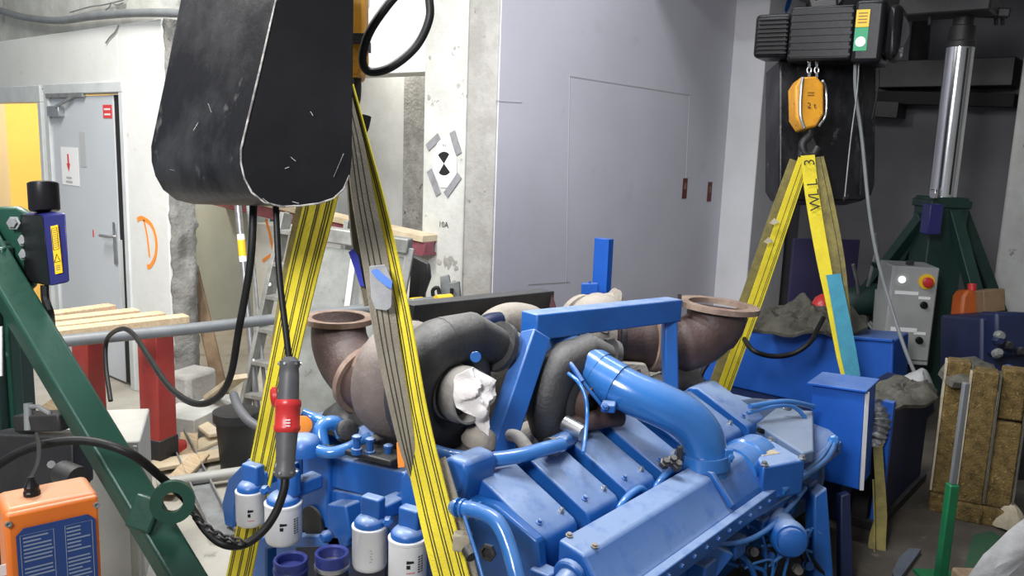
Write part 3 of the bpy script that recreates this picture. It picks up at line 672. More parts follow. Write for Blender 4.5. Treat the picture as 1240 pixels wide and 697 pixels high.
obj('lower_cable', MB().tube(spl(apx([(345,574,2.06),(344,592,2.05),(334,620,2.04),(318,643,2.03),(295,659,2.02),(270,658,2.0),(248,640,2.02),(226,606,2.05),(200,582,2.0),(160,550,1.9),(110,534,1.9),(60,536,1.9),(15,552,1.9),(-40,590,1.9)]),7), .0105, 10), 'rubber', t)
# chain by the lug
t = thing('steel_chain', at(245,645,1.98), 'short rusty steel chain drawn from the lug along the black cable', 'chain')
for k in range(11):
    f = k/10; p = at(227+f*62, 615+f*40+8*sin(f*pi), 2.0-.0*f)
    d_ = (at(289,655,2)-at(227,615,2)).normalized(); s_ = (R if k % 2 == 0 else F)
    s_ = (s_ - d_*s_.dot(d_)).normalized()
    obj('chain_link', MB().tube([p + d_*(.012*cos(q)) + s_*(.007*sin(q)) for q in [2*pi*j/10 for j in range(10)]], .003, 5, closed=True), 'steel_dark', t)
# ================================================================== SLINGS
def sling(name, px, wdir, ws, mt, parent, stripes=(), th=.006, k=6):
    P = spl(apx(px), k); n = len(P)
    W = [V(w_) for w_ in spl(wdir, k)] if len(wdir) > 1 else [V(wdir[0])]*n
    Ws = [v.x for v in spl([(w_,0,0) for w_ in ws], k)]
    o = obj(name, MB().ribbon(P, W, Ws, th), mt, parent, smooth=30)
    for s_ in stripes:
        Q = []
        for i in range(n):
            T = (P[min(i+1,n-1)]-P[max(i-1,0)]).normalized(); w_ = (W[i]-T*W[i].dot(T)).normalized()
            Q.append(P[i] + w_*Ws[i]*s_)
        obj('woven_line', MB().ribbon(Q, W, [.0035]*n, th+.0016), 'web_line', o, smooth=0)
    return o
t = thing('lifting_sling', at(431,140,2.6), 'yellow webbing lifting sling over the front of the engine with worn grey side', 'sling')
wA = R*.9-F*.35
sling('sling_leg', [(405,150,2.6),(390,235,2.62),(367,330,2.66),(345,430,2.72),(318,560,2.80),(291,690,2.86),(280,740,2.88)], [wA], [.115,.118,.112,.104,.098,.10,.10], 'yellow_web', t, (-.40,-.33,-.06,.0,.22,.29,.38))
sling('worn_leg', [(392,150,2.64),(374,235,2.66),(352,330,2.70),(336,420,2.75)], [R*.9-F*.35], [.07,.07,.06,.05], 'old_web', t)
sling('sling_leg', [(420,105,2.55),(436,175,2.53),(455,260,2.50),(480,380,2.46),(500,500,2.42),(522,600,2.36),(542,680,2.30),(558,740,2.26)], [R*.9-F*.4], [.05,.065,.085,.092,.098,.104,.108,.108], 'yellow_web', t, (-.30,-.22,.02,.10,.30,.38))
gw = sling('worn_sleeve', [(415,105,2.53),(429,170,2.50),(440,240,2.47),(455,320,2.44),(470,420,2.41),(489,520,2.39),(500,575,2.40)], [R*.85+F*.5], [.04,.055,.072,.080,.072,.055,.025], 'grey_web', t, (-.25,-.05,.2))
sling('fold_leg', [(412,105,2.54),(424,165,2.52),(429,220,2.50),(436,300,2.48),(448,370,2.46)], [R*.6+F*.8], [.03,.05,.06,.06,.05], 'grey_web', t, (0.1,))
sling('back_edge', [(522,560,2.44),(543,640,2.36),(566,740,2.28)], [R*.9-F*.4], [.10,.11,.11], 'grey_web', t)
obj('sling_tag', MB().prism([at(447,322,2.405),at(466,320,2.40),at(475,340,2.40),at(474,372,2.395),at(468,376,2.395),at(454,374,2.40),at(449,360,2.40)], F*.004), 'tarp_grey', gw, bevel=.003, label='frosted grey label pocket')
obj('sling_tape', MB().prism([at(449,328,2.395),at(456,325,2.39),at(475,341,2.39),at(474,350,2.388),at(467,346,2.385),at(455,336,2.39)], F*.004), 'tape_blue', gw, label='bright blue tape on the label pocket')
obj('sling_flag', MB().prism([at(422,305,2.43),at(428,301,2.43),at(434,310,2.43),at(441,347,2.44),at(436,346,2.44)], F*.004), 'tape_darkblue', gw, label='dark blue tape tail')
obj('tag_label_red', MB().prism([at(480,536,2.385),at(487,534,2.385),at(490,565,2.385),at(482,566,2.385)], F*.01), 'orange_paint', gw)
# ================================================================== ENGINE
E_ = thing('diesel_engine', (2.9,2.0,0), 'large blue V-type diesel engine with twin banks of valve covers hung in yellow slings', 'engine')
def bp(name, lo, hi, m='blue', par=None, bev=.008, label=None): return obj(name, MB().box(lo,hi), m, par or E_, bevel=bev, label=label)
bp('cylinder_block', (1.78,1.52,.12), (4.1,2.5,.52), bev=.02)
bp('oil_pan', (1.9,1.65,.0), (3.9,2.35,.14), 'navy')
# valve covers, right bank (Y about 1.45) and left bank (mirrored about Y = 2.0)
NC = 7; PITCH = .2345
def mir(y, bank): return y if bank == 0 else 4.02-y
cov = [(1.352,.672),(1.338,.655),(1.332,.60),(1.345,.505),(1.655,.575),(1.668,.70),(1.655,.745),(1.625,.772),(1.585,.779)]
hd = [(1.36,.30),(1.34,.50),(1.355,.515),(1.665,.585),(1.70,.56),(1.72,.36)]
for bank in (0, 1):
    for i in range(NC):
        x0 = 1.80 + PITCH*i; dx = .175
        pl = [V((x0, mir(y,bank), z)) for y, z in cov]
        vc = obj('valve_cover', MB().prism(pl, (dx,0,0)), 'blue', E_, bevel=.008, seg=3)
        pl = [V((x0-.03, mir(y,bank), z)) for y, z in hd]
        obj('cylinder_head', MB().prism(pl, (dx+.06,0,0)), 'blue', E_, bevel=.008)
        obj('cover_gasket', MB().prism([V((x0-.006, mir(y,bank), z)) for y, z in ((1.335,.512),(1.335,.520),(1.662,.592),(1.662,.582))], (dx+.012,0,0)), 'blue_clean', vc)
        if bank == 0:
            nn_ = V((0,-.39,.92))
            for fx in (.22,.84):
                bolt(vc, (x0+dx*fx, 1.385, .688), nn_, .007, .014, 'steel' if fx > .5 else 'blue')
            if i in (0,2): obj('vent_stub', MB().cyl((x0+dx+.005,1.40,.64),(x0+dx+.045,1.385,.60),.006,8), 'steel', vc)
# exhaust manifold runs in the V
obj('exhaust_manifold', MB().tube([(1.9,1.78,.72),(3.5,1.78,.72)], .075, 16), 'dusty_grey', E_)
obj('exhaust_manifold', MB().tube([(1.9,2.24,.72),(3.5,2.24,.72)], .075, 16), 'dusty_grey', E_)
bp('valley_cover', (1.85,1.7,.5), (3.2,2.32,.64), 'cast_black')
bp('rear_void_fill', (3.62,1.3,.05), (4.02,2.0,.50), 'steel_dark')  # dark box added to paint the black void at the engine's rear
# ---- front of the engine
Xf = 1.72
def fx(px, py, X=Xf): return on(px, py, X=X)
def fplate(name, pts, th, m='blue', X=Xf, bev=.008, par=None, label=None):
    return obj(name, MB().prism([fx(x,y,X) for x,y in pts], (th,0,0)), m, par or E_, bevel=bev, label=label)
fplate('front_cover', [(300,590),(360,545),(400,552),(545,590),(562,600),(560,690),(560,860),(285,860)], .12, X=1.78, bev=.012)
fplate('front_bridge', [(398,552),(490,572),(492,612),(398,590)], .16, X=1.70)
fplate('bridge_column', [(366,548),(398,550),(396,640),(366,632)], .13, X=1.68)
fplate('side_bracket', [(484,578),(497,566),(505,570),(508,610),(500,640),(486,636)], .10, X=1.66)
fplate('lower_web', [(394,592),(440,600),(500,618),(500,640),(430,625),(425,697),(396,690)], .10, X=1.70)
fplate('centre_boss', [(395,610),(418,612),(424,650),(414,668),(396,660)], .14, X=1.64)
obj('boss_nut', MB().lathe([(.02,0),(.022,.012),(.014,.03),(0,.034)], fx(398,648,1.62), (-1,0,0), 14), 'blue', E_)
obj('recess_shade', MB().lathe([(.06,0),(.06,.01)], fx(380,632,1.675), (-1,0,0), 24), 'steel_dark', E_)  # dark disc painting the shade of a side recess
fplate('left_housing', [(312,545),(330,520),(352,522),(366,540),(366,600),(330,610),(312,600)], .16, X=1.74)
fplate('left_arm', [(268,610),(276,580),(300,555),(308,560),(306,590),(284,612),(282,640),(272,636)], .06, X=1.9)
# window opening frame below the filters
fplate('lower_frame', [(306,650),(420,648),(420,662),(322,664),(322,740),(306,740)], .05, X=1.64)
bp('lower_recess', (1.70,1.9,.1), (1.78,2.4,.42), 'navy')
# top dark surfaces and fittings on the bridge
obj('bridge_top', MB().bar(at(420,540,2.78), at(486,556,2.64), .10, .02), 'steel_dark', E_, bevel=.006)
for px, py in ((448,548),(470,556),(432,545)): obj('fitting', MB().lathe([(.018,0),(.018,.018),(.012,.02),(.012,.05),(.016,.052),(.016,.06),(.008,.064)], at(px,py+4,2.68), (0,0,1), 8), 'blue', E_, smooth=20)
# small hoses and plumbing on the left top
def pipe(name, pts, r, m='blue_pipe', par=None, n=12, k=6, label=None): return obj(name, MB().tube(spl(apx(pts),k), r, n), m, par or E_, label=label)
pipe('hose', [(372,540,2.75),(398,548,2.72),(422,542,2.74),(436,534,2.78),(448,530,2.8)], .020)
pipe('hose', [(390,540,2.8),(388,520,2.82),(398,512,2.84),(410,514,2.86),(416,528,2.86)], .026)
pipe('hose', [(366,500,2.9),(380,506,2.9),(396,512,2.88),(412,516,2.88)], .020)
obj('hose_end', MB().lathe([(.03,0),(.036,.01),(.036,.03),(.028,.035)], at(418,520,2.85), (-.3,-.8,.3), 14), 'cast_black', E_)
obj('thermostat_dome', MB().lathe([(.06,0),(.058,.03),(.045,.055),(.02,.066),(0,.068)], at(368,548,2.75), (0,0,1), 24), 'blue', E_)
obj('orange_cap', MB().lathe([(.03,0),(.032,.006),(.032,.014),(.02,.018)], at(366,514,2.8), -F+R*.4, 18), 'orange_paint', E_, label='small orange plug cap')
pipe('grey_hose', [(283,478,3.2),(288,492,3.1),(300,508,3.0),(318,520,2.95),(332,530,2.9)], .017, 'rubber_grey')
b = MB().radial([at(x,y,d) for x,y,d in ((385,512,3.0),(395,496,3.05),(425,484,3.1),(450,486,3.05),(455,505,2.95),(440,530,2.85),(410,528,2.9))], (0,0,1), .05, .03, 14, 6, .02, 4)
obj('dark_wrap', b, 'steel_dark', E_, label='black rubber wrap beneath the turbine')
obj('wedge_block', MB().prism([at(428,520,2.86),at(446,512,2.86),at(456,524,2.84),at(448,534,2.82),at(432,534,2.82)], F*.06), 'blue', E_, bevel=.006)
pipe('drain_pipe', [(430,538,2.82),(455,530,2.84),(478,522,2.9)], .013, 'dusty_grey')
# ---- filters
for i, (px, py, d, r, h, txt) in enumerate(((303,592,2.78,.048,.122,-.1),(343,606,2.72,.060,.140,-.5),(448,634,2.54,.054,.140,0),(494,648,2.49,.058,.142,-.25))):
    c = at(px, py, d); 
    fl = obj('oil_filter', MB().lathe([(0,-h),(r*.82,-h),(r*.93,-h+.004),(r,-h+.016),(r,-.012),(r*1.03,-.010),(r*1.03,-.002),(r*.9,0)], c, (0,0,1), 36), 'filter_white', E_, label='white spin-on filter canister')
    hd_ = obj('filter_head', MB().lathe([(r*.90,-.004),(r*.90,.010),(r*.80,.018),(r*.6,.028),(0,.032)], c, (0,0,1), 28), 'blue', fl)
    if i in (0,2,3): obj('head_tab', MB().obox(c+V((.012,.0,.050)), .040,.070,.075, rotz(radians(12))), 'blue', fl, bevel=.007)
    else: obj('head_tab', MB().obox(c+V((.02,-.005,.065)), .04,.085,.095, rotz(radians(5))), 'blue', fl, bevel=.012)
    obj('head_arm', MB().bar(c+V((.02,0,.03)), c+V((.14,-.0,.035)), .06, .05), 'blue', fl, bevel=.008)
    rv = (C_:=(V((CAM.x,CAM.y,0))-V((c.x,c.y,0))).normalized())
    sdv = V((-rv.y, rv.x, 0))
    def fq(b, a, z, w_, h_):  # print on the can: a = angle round the can
        n2 = (rv*cos(a)+sdv*sin(a)); t2 = V((-n2.y,n2.x,0)); quad(b, c+n2*(r+.0004)+V((0,0,z)), t2, ZU, w_*1.15, h_, .0006)
    if i != 2:
        b = MB()
        for j in range(4): fq(b, -txt-.25+.09*j+ (0 if i!=1 else -.4), -.058, r*.095, .010-.001*j)
        for j in range(2): fq(b, -txt-.25+.09*j+(0 if i!=1 else -.4), -.073, r*.09, .012)
        o_ = obj('logo_print', b, 'black_gap', fl)
        if i != 1:
            b = MB()
            for j in range(5): fq(b, -txt-.27+.09*j, -.092, r*.05, .003)
            obj('red_print', b, 'red_print', fl)
    else:
        b = MB()
        for j in range(5): fq(b, .05+(.05 if j%2 else 0), -.062-.009*j, .006, .004)
        obj('spec_print', b, 'paper_grey', fl)
    if i in (1,3):
        b = MB()
        for j in range(7): fq(b, .62, -.045-.008*j, .007, .004); fq(b, .80, -.045-.008*j, .006, .004)
        obj('spec_print', b, 'plug_grey', fl)
    obj('drain_nub', MB().cyl(c-V((0,0,h+.012)), c-V((0,0,h-.002)), .005, 8), 'steel_dark', fl)
for px, py, d, px2, py2 in ((322,592,2.75,0,0),(470,630,2.53,0,0)):
    obj('head_bolt', MB().lathe([(.016,0),(.016,.02),(.01,.03)], at(px,py,d), -F, 6), 'blue', E_, smooth=0)
fplate('filter_bridge', [(300,578),(318,566),(356,560),(360,600),(340,606),(312,596)], .08, X=1.72)
fplate('filter_bridge', [(462,628),(470,606),(490,590),(500,594),(502,640),(476,650)], .10, X=1.68)
# ---- hose couplers at the bottom
for px, py, d, h, low in ((352,676,2.50,.30,'rubber_blue'),(402,668,2.52,.042,'cast_black')):
    c = at(px, py, d)
    cp = obj('hose_coupler', MB().lathe([(.040,-.25),(.040,-.004),(.044,0),(.050,0),(.052,-.004),(.0505,-.018),(.051,-h),(.040,-h)], c, (0,0,1), 30), 'rubber_blue', E_, label='dark blue silicone hose stub')
    if low != 'rubber_blue':
        obj('coupler_clamp', MB().lathe([(.0525,-.050),(.0535,-.047),(.0535,-.040),(.0525,-.036)], c, (0,0,1), 30), 'steel', cp)
        obj('lower_pipe', MB().lathe([(.050,-.30),(.050,-.045)], c, (0,0,1), 30), 'cast_black', cp)
    else: obj('coupler_ridge', MB().lathe([(.0505,-.040),(.0535,-.036),(.0535,-.030),(.0505,-.026)], c, (0,0,1), 30), 'rubber_blue', cp)
# ---- right front corner
fplate('front_pod', [(529,560),(545,552),(562,560),(566,575),(560,600),(548,640),(530,612)], .14, X=1.72, bev=.014)
bolt(E_, fx(553,597,1.715), (-1,0,0), .008, .008)
fplate('front_side_plate', [(560,600),(600,612),(650,655),(660,760),(560,760)], .04, X=1.76, m='blue_clean')
ps = apx([(551,614,2.30),(562,615,2.25),(580,619,2.23),(598,628,2.20),(608,642,2.18),(616,662,2.16),(624,690,2.13),(634,730,2.1)])
cp_ = obj('coolant_pipe', MB().tube(spl(ps,6), .022, 14), 'blue_pipe', E_)
for px, py in ((554,614),(561,615),(570,616.5),(581,619)): 
    obj('hose_clamp', MB().lathe([(.022,-.004),(.0265,-.003),(.0265,.003),(.022,.004)], at(px,py,2.25), at(575,618,2.23)-at(560,615,2.25), 16), 'blue_pipe', cp_)
pipe('thin_rod', [(562,624,2.22),(570,650,2.2),(578,675,2.18),(588,710,2.15)], .005)
cn = obj('connector', MB().obox(at(560,655,2.24), .035,.05,.05, rotz(.6)), 'fibre_edge', E_, bevel=.006, label='small cream plastic connector')
obj('connector_end', MB().cyl(at(566,664,2.22), at(572,674,2.2), .018, 12), 'cast_black', cn)
obj('hex_plug', MB().lathe([(.024,0),(.024,.01),(.016,.012),(.016,.004)], at(592,668,2.17), (-1,-.2,.1), 6), 'steel_dark', E_, smooth=0)
# ---- aftercooler / intake manifold along the right side
X0, X1 = 1.80, 2.60
prof = [(1.285,.685),(1.195,.668),(1.125,.575),(1.105,.560),(1.105,.495),(1.285,.46)]
ac = obj('intake_manifold', MB().prism([V((X0,y,z)) for y,z in prof], (X1-X0,0,0)), 'blue', E_, bevel=.010, seg=3)
obj('bolt_flange', MB().prism([V((X0-.02,y,z)) for y,z in ((1.11,.565),(1.08,.560),(1.08,.505),(1.11,.50))], (1.84,0,0)), 'blue', ac, bevel=.004)
for k in range(22): bolt(ac, (X0+.04+.0825*k, 1.080, .535), (0,-1,0), .007, .007)
obj('end_port', MB().lathe([(.042,0),(.042,.03),(.036,.04),(.03,.10)], V((X0+.02,1.23,.60)), (-1,-.1,-.15), 20), 'blue', ac)
obj('end_cap', MB().lathe([(.05,0),(.05,.015),(.045,.02)], V((X0-.005,1.23,.60)), (-1,-.1,-.15), 20), 'blue', ac)
bp('end_bracket', (1.74,1.27,.45), (1.80,1.34,.60))
for x, y, z in ((1.86,1.20,.672),(1.84,1.275,.686)): bolt(ac, (x,y,z), (0,-.2,1), .008, .008, 'cream_dust')
# lower manifold / lines below
bp('lower_rail', (1.85,1.16,.34), (3.6,1.30,.47))
bp('crankcase_side', (1.8,1.32,.05), (4.0,1.54,.40), 'blue_clean')
for k in range(7):
    x = 1.95+.2345*k
    obj('injector_block', MB().obox((x,1.13,.41), .09,.07,.07), 'blue', E_, bevel=.008)
    obj('side_cover', MB().obox((x,1.31,.22), .17,.03,.20), 'blue', E_, bevel=.012)
# junction, elbow
J = at(853,584,3.0)
el = apx([(664,404,3.16),(690,428,3.08),(722,452,3.02),(762,474,2.97),(800,490,2.95),(830,506,2.95),(848,526,2.96),(854,552,2.98),(854,600,3.0)])
ep = obj('intake_pipe', MB().tube(spl(el,7), .079, 28), 'blue_pipe', E_, label='thick glossy blue intake elbow pipe')
obj('pipe_sleeve', MB().tube(spl(apx([(694,431,3.07),(709,443,3.045),(724,453,3.02)]),5), .088, 28), 'blue_pipe', ep)
obj('pipe_sleeve', MB().tube(spl(apx([(722,452,3.02),(735,459.5,3.0),(748,467,2.98)]),5), .0835, 28), 'blue_pipe', ep)
c = at(854,556,2.98); dn = at(854,580,2.99)-c
bc = obj('band_clamp', MB().lathe([(.080,-.024),(.089,-.024),(.089,.024),(.080,.024)], c, dn, 32), 'blue_pipe', ep)
obj('clamp_lug', MB().obox(at(882,551,2.93), .02,.03,.05, rotz(.6)), 'blue_pipe', bc, bevel=.004)
bolt(bc, at(885,553,2.91), -F, .009, .012, 'blue_pipe')
obj('clamp_lug', MB().obox(at(823,548,2.93), .02,.02,.05, rotz(.6)), 'cast_black', bc, bevel=.004)
jb = obj('manifold_junction', MB().prism([V((X1-.02,y,z)) for y,z in ((1.37,.62),(1.32,.69),(1.20,.68),(1.12,.585),(1.105,.55),(1.12,.48),(1.37,.46))], (.30,0,0)), 'blue', E_, bevel=.02, seg=3)
obj('junction_collar', MB().lathe([(.100,-.05),(.100,.035),(.092,.05),(.082,.052)], at(854,594,3.0), (0,0,1), 32), 'blue', jb)
for k in range(2):
    p0 = on((812,875)[k],(548,640)[k],Z=.67 if k == 0 else .58)
obj('junction_seam', MB().prism([V((X1-.03,y,z)) for y,z in ((1.33,.699),(1.19,.688),(1.105,.59),(1.115,.58),(1.2,.67),(1.33,.68))], (.022,0,0)), 'blue', jb, bevel=.004)
pc = V((X1+.24,1.235,.595)); obj('junction_pipe', MB().lathe([(.098,0),(.098,.10),(.105,.105),(.105,.125),(.098,.13),(.098,.22)], pc, (1,0,0), 30), 'blue_pipe', jb)
top = [on(x,y,Z=.66) for x,y in ((908,540),(924,565),(976,556),(933,531))]
hb = obj('rear_housing', MB().hexa([top[1]-V((0,0,.14)),top[2]-V((0,0,.14)),top[3]-V((0,0,.14)),top[0]-V((0,0,.14)),top[1],top[2],top[3],top[0]]), 'blue', E_, bevel=.010)
cc = sum(top, V())/4
obj('data_plate', quad(MB(), cc+V((-.02,.01,.0)), (top[2]-top[1]), V((0,0,1)).cross(top[2]-top[1]), .09,.04), 'fibre_edge', hb)
for q in top: bolt(hb, q+(cc-q)*.12, (0,0,1), .011, .014, 'steel')
rm = obj('rear_manifold', MB().prism([V((X1+.28,y,z)) for y,z in ((1.285,.60),(1.16,.585),(1.105,.555),(1.105,.495),(1.285,.46))], (.80,0,0)), 'blue', E_, bevel=.010)
pipe('fuel_line', [(853,632,2.82),(862,643,2.82),(880,645,2.86),(900,633,2.95),(925,617,3.08),(962,597,3.28)], .013)
pipe('fuel_line', [(905,618,3.0),(903,605,3.0),(915,595,3.04),(930,578,3.1)], .006)
pipe('fuel_line', [(862,658,2.82),(900,655,2.9),(930,640,3.0),(960,610,3.2),(975,590,3.3)], .010)
for i in range(7):
    x = 1.98+PITCH*i
    if i in (1,2,3): 
        obj('crossover_pipe', MB().tube(spl([V((x-.02,1.33,.56)),V((x-.03,1.325,.63)),V((x+.02,1.322,.665)),V((x+.09,1.32,.672)),V((x+.12,1.315,.65))],4), .013, 10), 'blue_pipe', E_)
for px, py in ((803,563),(812,560),(818,566)): obj('fitting', MB().lathe([(.018,0),(.018,.02),(.012,.022),(.012,.035)], at(px,py,2.85), (-.3,-.5,.8), 6), 'cast_black', E_, smooth=0)
# ---- lower right clutter
sm = obj('starter_motor', MB().lathe([(.058,0),(.066,.01),(.066,.05),(.06,.055),(.06,.30)], at(958,655,2.98), (.75,.55,-.1), 24), 'blue', E_, label='blue starter motor')
obj('starter_cap', MB().lathe([(.05,0),(.05,-.02),(.03,-.03)], at(958,655,2.98), (.75,.55,-.1), 24), 'blue', sm)
rr = random.Random(11)
obj('mount_bracket', MB().prism([at(838,676,2.75),at(868,660,2.8),at(890,672,2.82),at(870,697,2.8),at(845,715,2.75)], F*.10), 'blue', E_, bevel=.008)
obj('mount_bracket', MB().prism([at(915,612,3.12),at(945,596,3.2),at(955,608,3.2),at(932,634,3.12)], F*.08), 'blue', E_, bevel=.01)
obj('mount_bracket', MB().prism([at(985,600,3.3),at(1002,590,3.3),at(1010,697,3.3),at(1004,760,3.3),at(985,760,3.3)], F*.10), 'blue', E_, bevel=.01)
obj('mount_bracket', MB().prism([at(1018,600,3.5),at(1030,597,3.5),at(1036,760,3.5),at(1018,760,3.5)], F*.05), 'navy', E_, bevel=.006)
for k in range(16):
    x = rr.uniform(870,985); y = rr.uniform(625,690); d = 2.95 + (x-870)/115*.35
    pts = [(x,y,d),(x+rr.uniform(-15,25),y+rr.uniform(-20,20),d+.02),(x+rr.uniform(0,40),y+rr.uniform(-15,30),d+.05),(x+rr.uniform(5,50),y+rr.uniform(10,60),d+.08)]
    pipe('wiring', pts, rr.choice((.005,.006,.008,.011)), rr.choice(('blue_pipe','blue_pipe','blue_clean','copper','rubber')), n=7, k=4)
for k in range(10):
    x = rr.uniform(880,1000); y = rr.uniform(610,690); d = 3.05 + (x-870)/115*.3
    obj('small_fitting', MB().lathe([(.02,0),(.02,.02),(.014,.022),(.014,.04),(.018,.042),(.018,.05)], at(x,y,d), (-.6+rr.uniform(-.4,.4),-.6,rr.uniform(-.2,.6)), 8), rr.choice(('blue','blue','steel_dark','dusty_grey')), E_, smooth=20)
# ---- rear end
fz = on(945,487,X=3.75)
mat('blue_dusty', (.13,.19,.30), .7, c2=(.08,.14,.27), scale=7, bump=.2, dust_toplight=(.22,.26,.33), dust_toplight_amt=.8)
fw = obj('flywheel_housing', MB().lathe([(.27,0),(.30,.01),(.30,.05),(.28,.06),(.26,.22),(.20,.30)], V((3.7,fz.y+.06,fz.z-.30)), (1,0,0), 48), 'blue_dusty', E_)
obj('rear_deck', MB().prism([on(x,y,Z=.66) for x,y in ((915,512),(940,493),(985,497),(986,545),(972,548))], (0,0,-.05)), 'blue_dusty', E_, bevel=.008)
obj('housing_rim', MB().tube([V((3.72,fz.y+.06+.275*cos(q),fz.z-.30+.275*sin(q))) for q in [2*pi*j/40 for j in range(40)]], .016, 8, closed=True), 'blue_pipe', fw)
pipe('rear_tube', [(908,492,3.5),(930,488,3.55),(955,486,3.6),(985,492,3.7)], .012)
pipe('rear_tube', [(905,500,3.5),(935,492,3.55),(960,492,3.6),(975,505,3.62)], .009)
pipe('rear_tube', [(918,520,3.45),(940,528,3.5),(962,540,3.5),(978,538,3.55)], .010, 'rubber')
bolt(fw, at(953,494,3.62), (-.3,-.3,1), .014, .012, 'steel')
tag(obj('generator_skid', MB().box((4.25,1.3,.0),(6.4,2.75,.10)), 'navy', bevel=.01), 'low dark steel skid under the blue generator housing', 'skid')
# ---- lifting frame (blue) and dark frame behind
bf = obj('lifting_frame', MB().bar(at(598,556,2.74), at(649,405,2.93), .082, .082, up=R*.8+F*.6), 'blue', E_, bevel=.006, label='angled blue lifting frame over the turbochargers')
obj('frame_top', MB().bar(at(640,394,2.93), at(816,374,3.5), .085, .095), 'blue', bf, bevel=.006)
obj('frame_leg', MB().bar(at(810,368,3.5), at(812,478,3.5), .085, .055, up=R), 'blue', bf, bevel=.006)
obj('frame_foot', MB().bar(at(597,542,2.74), at(594,552,2.74), .09, .115, up=R), 'red_paint', bf)
df = obj('dark_frame', MB().bar(at(492,383,3.25), at(662,364,3.85), .09, .105), 'steel_dark', E_, bevel=.005, label='black lifting frame behind the turbochargers')
obj('frame_end', MB().prism([at(650,357,3.8),at(668,353,3.8),at(690,425,3.8),at(672,425,3.8)], F*.09), 'maroon_dark', df, bevel=.005)
obj('frame_leg', MB().bar(at(494,385,3.25), at(480,480,3.25), .07, .09, up=R), 'steel_dark', df)
# ---- turbochargers
def turbo(name, c, s, mt, out_dir, label):
    c = V(c); N_ = 26
    ring = []; rad = []
    for k in range(N_+1):
        q = radians(88) + 2*pi*.97*k/N_
        ring.append(c + V((.150*s*cos(q), 0, .150*s*sin(q)))); rad.append((.050 + .036*(1-k/N_))*s)
    tb = obj(name, MB().tube(ring, rad, 18), mt, E_, label=label)
    st0 = ring[0]; o1 = st0 + V(out_dir)*.12*s; o2 = st0 + V(out_dir)*.24*s + V((0,-.02,-.06*s))
    obj('outlet_snout', MB().tube([st0 - V(out_dir)*.02, o1, o2], [.086*s,.078*s,.062*s], 18), mt, tb)
    obj('snout_flange', MB().lathe([(.068*s,-.01),(.088*s,-.01),(.088*s,.012),(.068*s,.012)], o2, o2-o1, 20), mt, tb)
    obj('housing_disc', MB().lathe([(.15*s,.06*s),(.15*s,-.012*s),(.115*s,-.02*s),(.09*s,-.005*s)], c, (0,1,0), 30), mt, tb)
    for k in range(8):
        q = 2*pi*k/8+.2; bolt(tb, c+V((.12*s*cos(q),-.02*s,.12*s*sin(q))), (0,-1,0), .008, .012, 'cast_black')
    return tb
c1 = at(536,470,2.74)
t1 = turbo('compressor_housing', c1, 1.03, 'cast_black', (1,0,.05), 'black cast compressor housing with rag in its inlet')
obj('inlet_collar', MB().lathe([(.095,.01),(.095,-.05),(.090,-.055),(.090,-.075),(.094,-.08),(.094,-.10),(.090,-.105),(.090,-.135),(.082,-.135),(.078,-.02),(0,-.02)], c1, (0,1,0), 30), 'dusty_grey', t1)
obj('inlet_ring', MB().lathe([(.091,-.070),(.093,-.068),(.093,-.062),(.091,-.06)], c1, (0,1,0), 30), 'steel_dark', t1)
obj('paint_spot', MB().lathe([(.018,0),(.016,.002)], at(576,432,2.585), -F, 16), 'blue_clean', t1)
obj('centre_housing', MB().lathe([(.10,.03),(.09,.08),(.09,.18),(.12,.22)], c1, (0,1,0), 24), 'dusty_grey', t1)
c1b = c1 + V((.0,.19,-.01))
tu = obj('turbine_housing', MB().lathe([(.10,-.11),(.16,-.095),(.198,-.06),(.210,-.01),(.20,.04),(.16,.075),(.120,.09),(.115,.14)], c1b, (0,1,0), 34), 'turbine_rust', E_, label='dusty brown turbine housing')
obj('turbine_clamp', MB().lathe([(.115,.10),(.132,.105),(.132,.13),(.115,.135)], c1b, (0,1,0), 30), 'rust_flange', tu)
for px, py in ((486,425),(489,437),(478,408)): obj('clamp_bolt', MB().lathe([(.012,0),(.012,.03)], at(px,py,2.78), (-.5,-.6,.3), 6), 'cast_black', tu, smooth=0)
ft = at(410,383,3.08)
ex = obj('exhaust_elbow', MB().tube(spl(apx([(474,470,2.84),(446,461,2.92),(422,438,3.01),(412,415,3.05),(410,397,3.07),(410,384,3.08)]), 6), [.112-.0005*k for k in range(31)], 28, caps=False), 'rust_pipe', E_, label='brown exhaust elbow ending in an upward flange')
obj('elbow_collar', MB().lathe([(.108,-.012),(.128,-.012),(.128,.012),(.108,.012),(.108,-.012)], at(443,459,2.935), at(430,448,2.98)-at(452,466,2.9), 28), 'rust_flange', ex)
obj('elbow_flange', MB().lathe([(.095,-.02),(.132,-.02),(.132,0),(.095,0),(.095,-.02)], ft, (0,0,1), 36), 'rust_flange', ex)
obj('elbow_dark', MB().lathe([(.094,-.05),(.094,-.048)], ft, (0,0,1), 28), 'black_gap', ex)
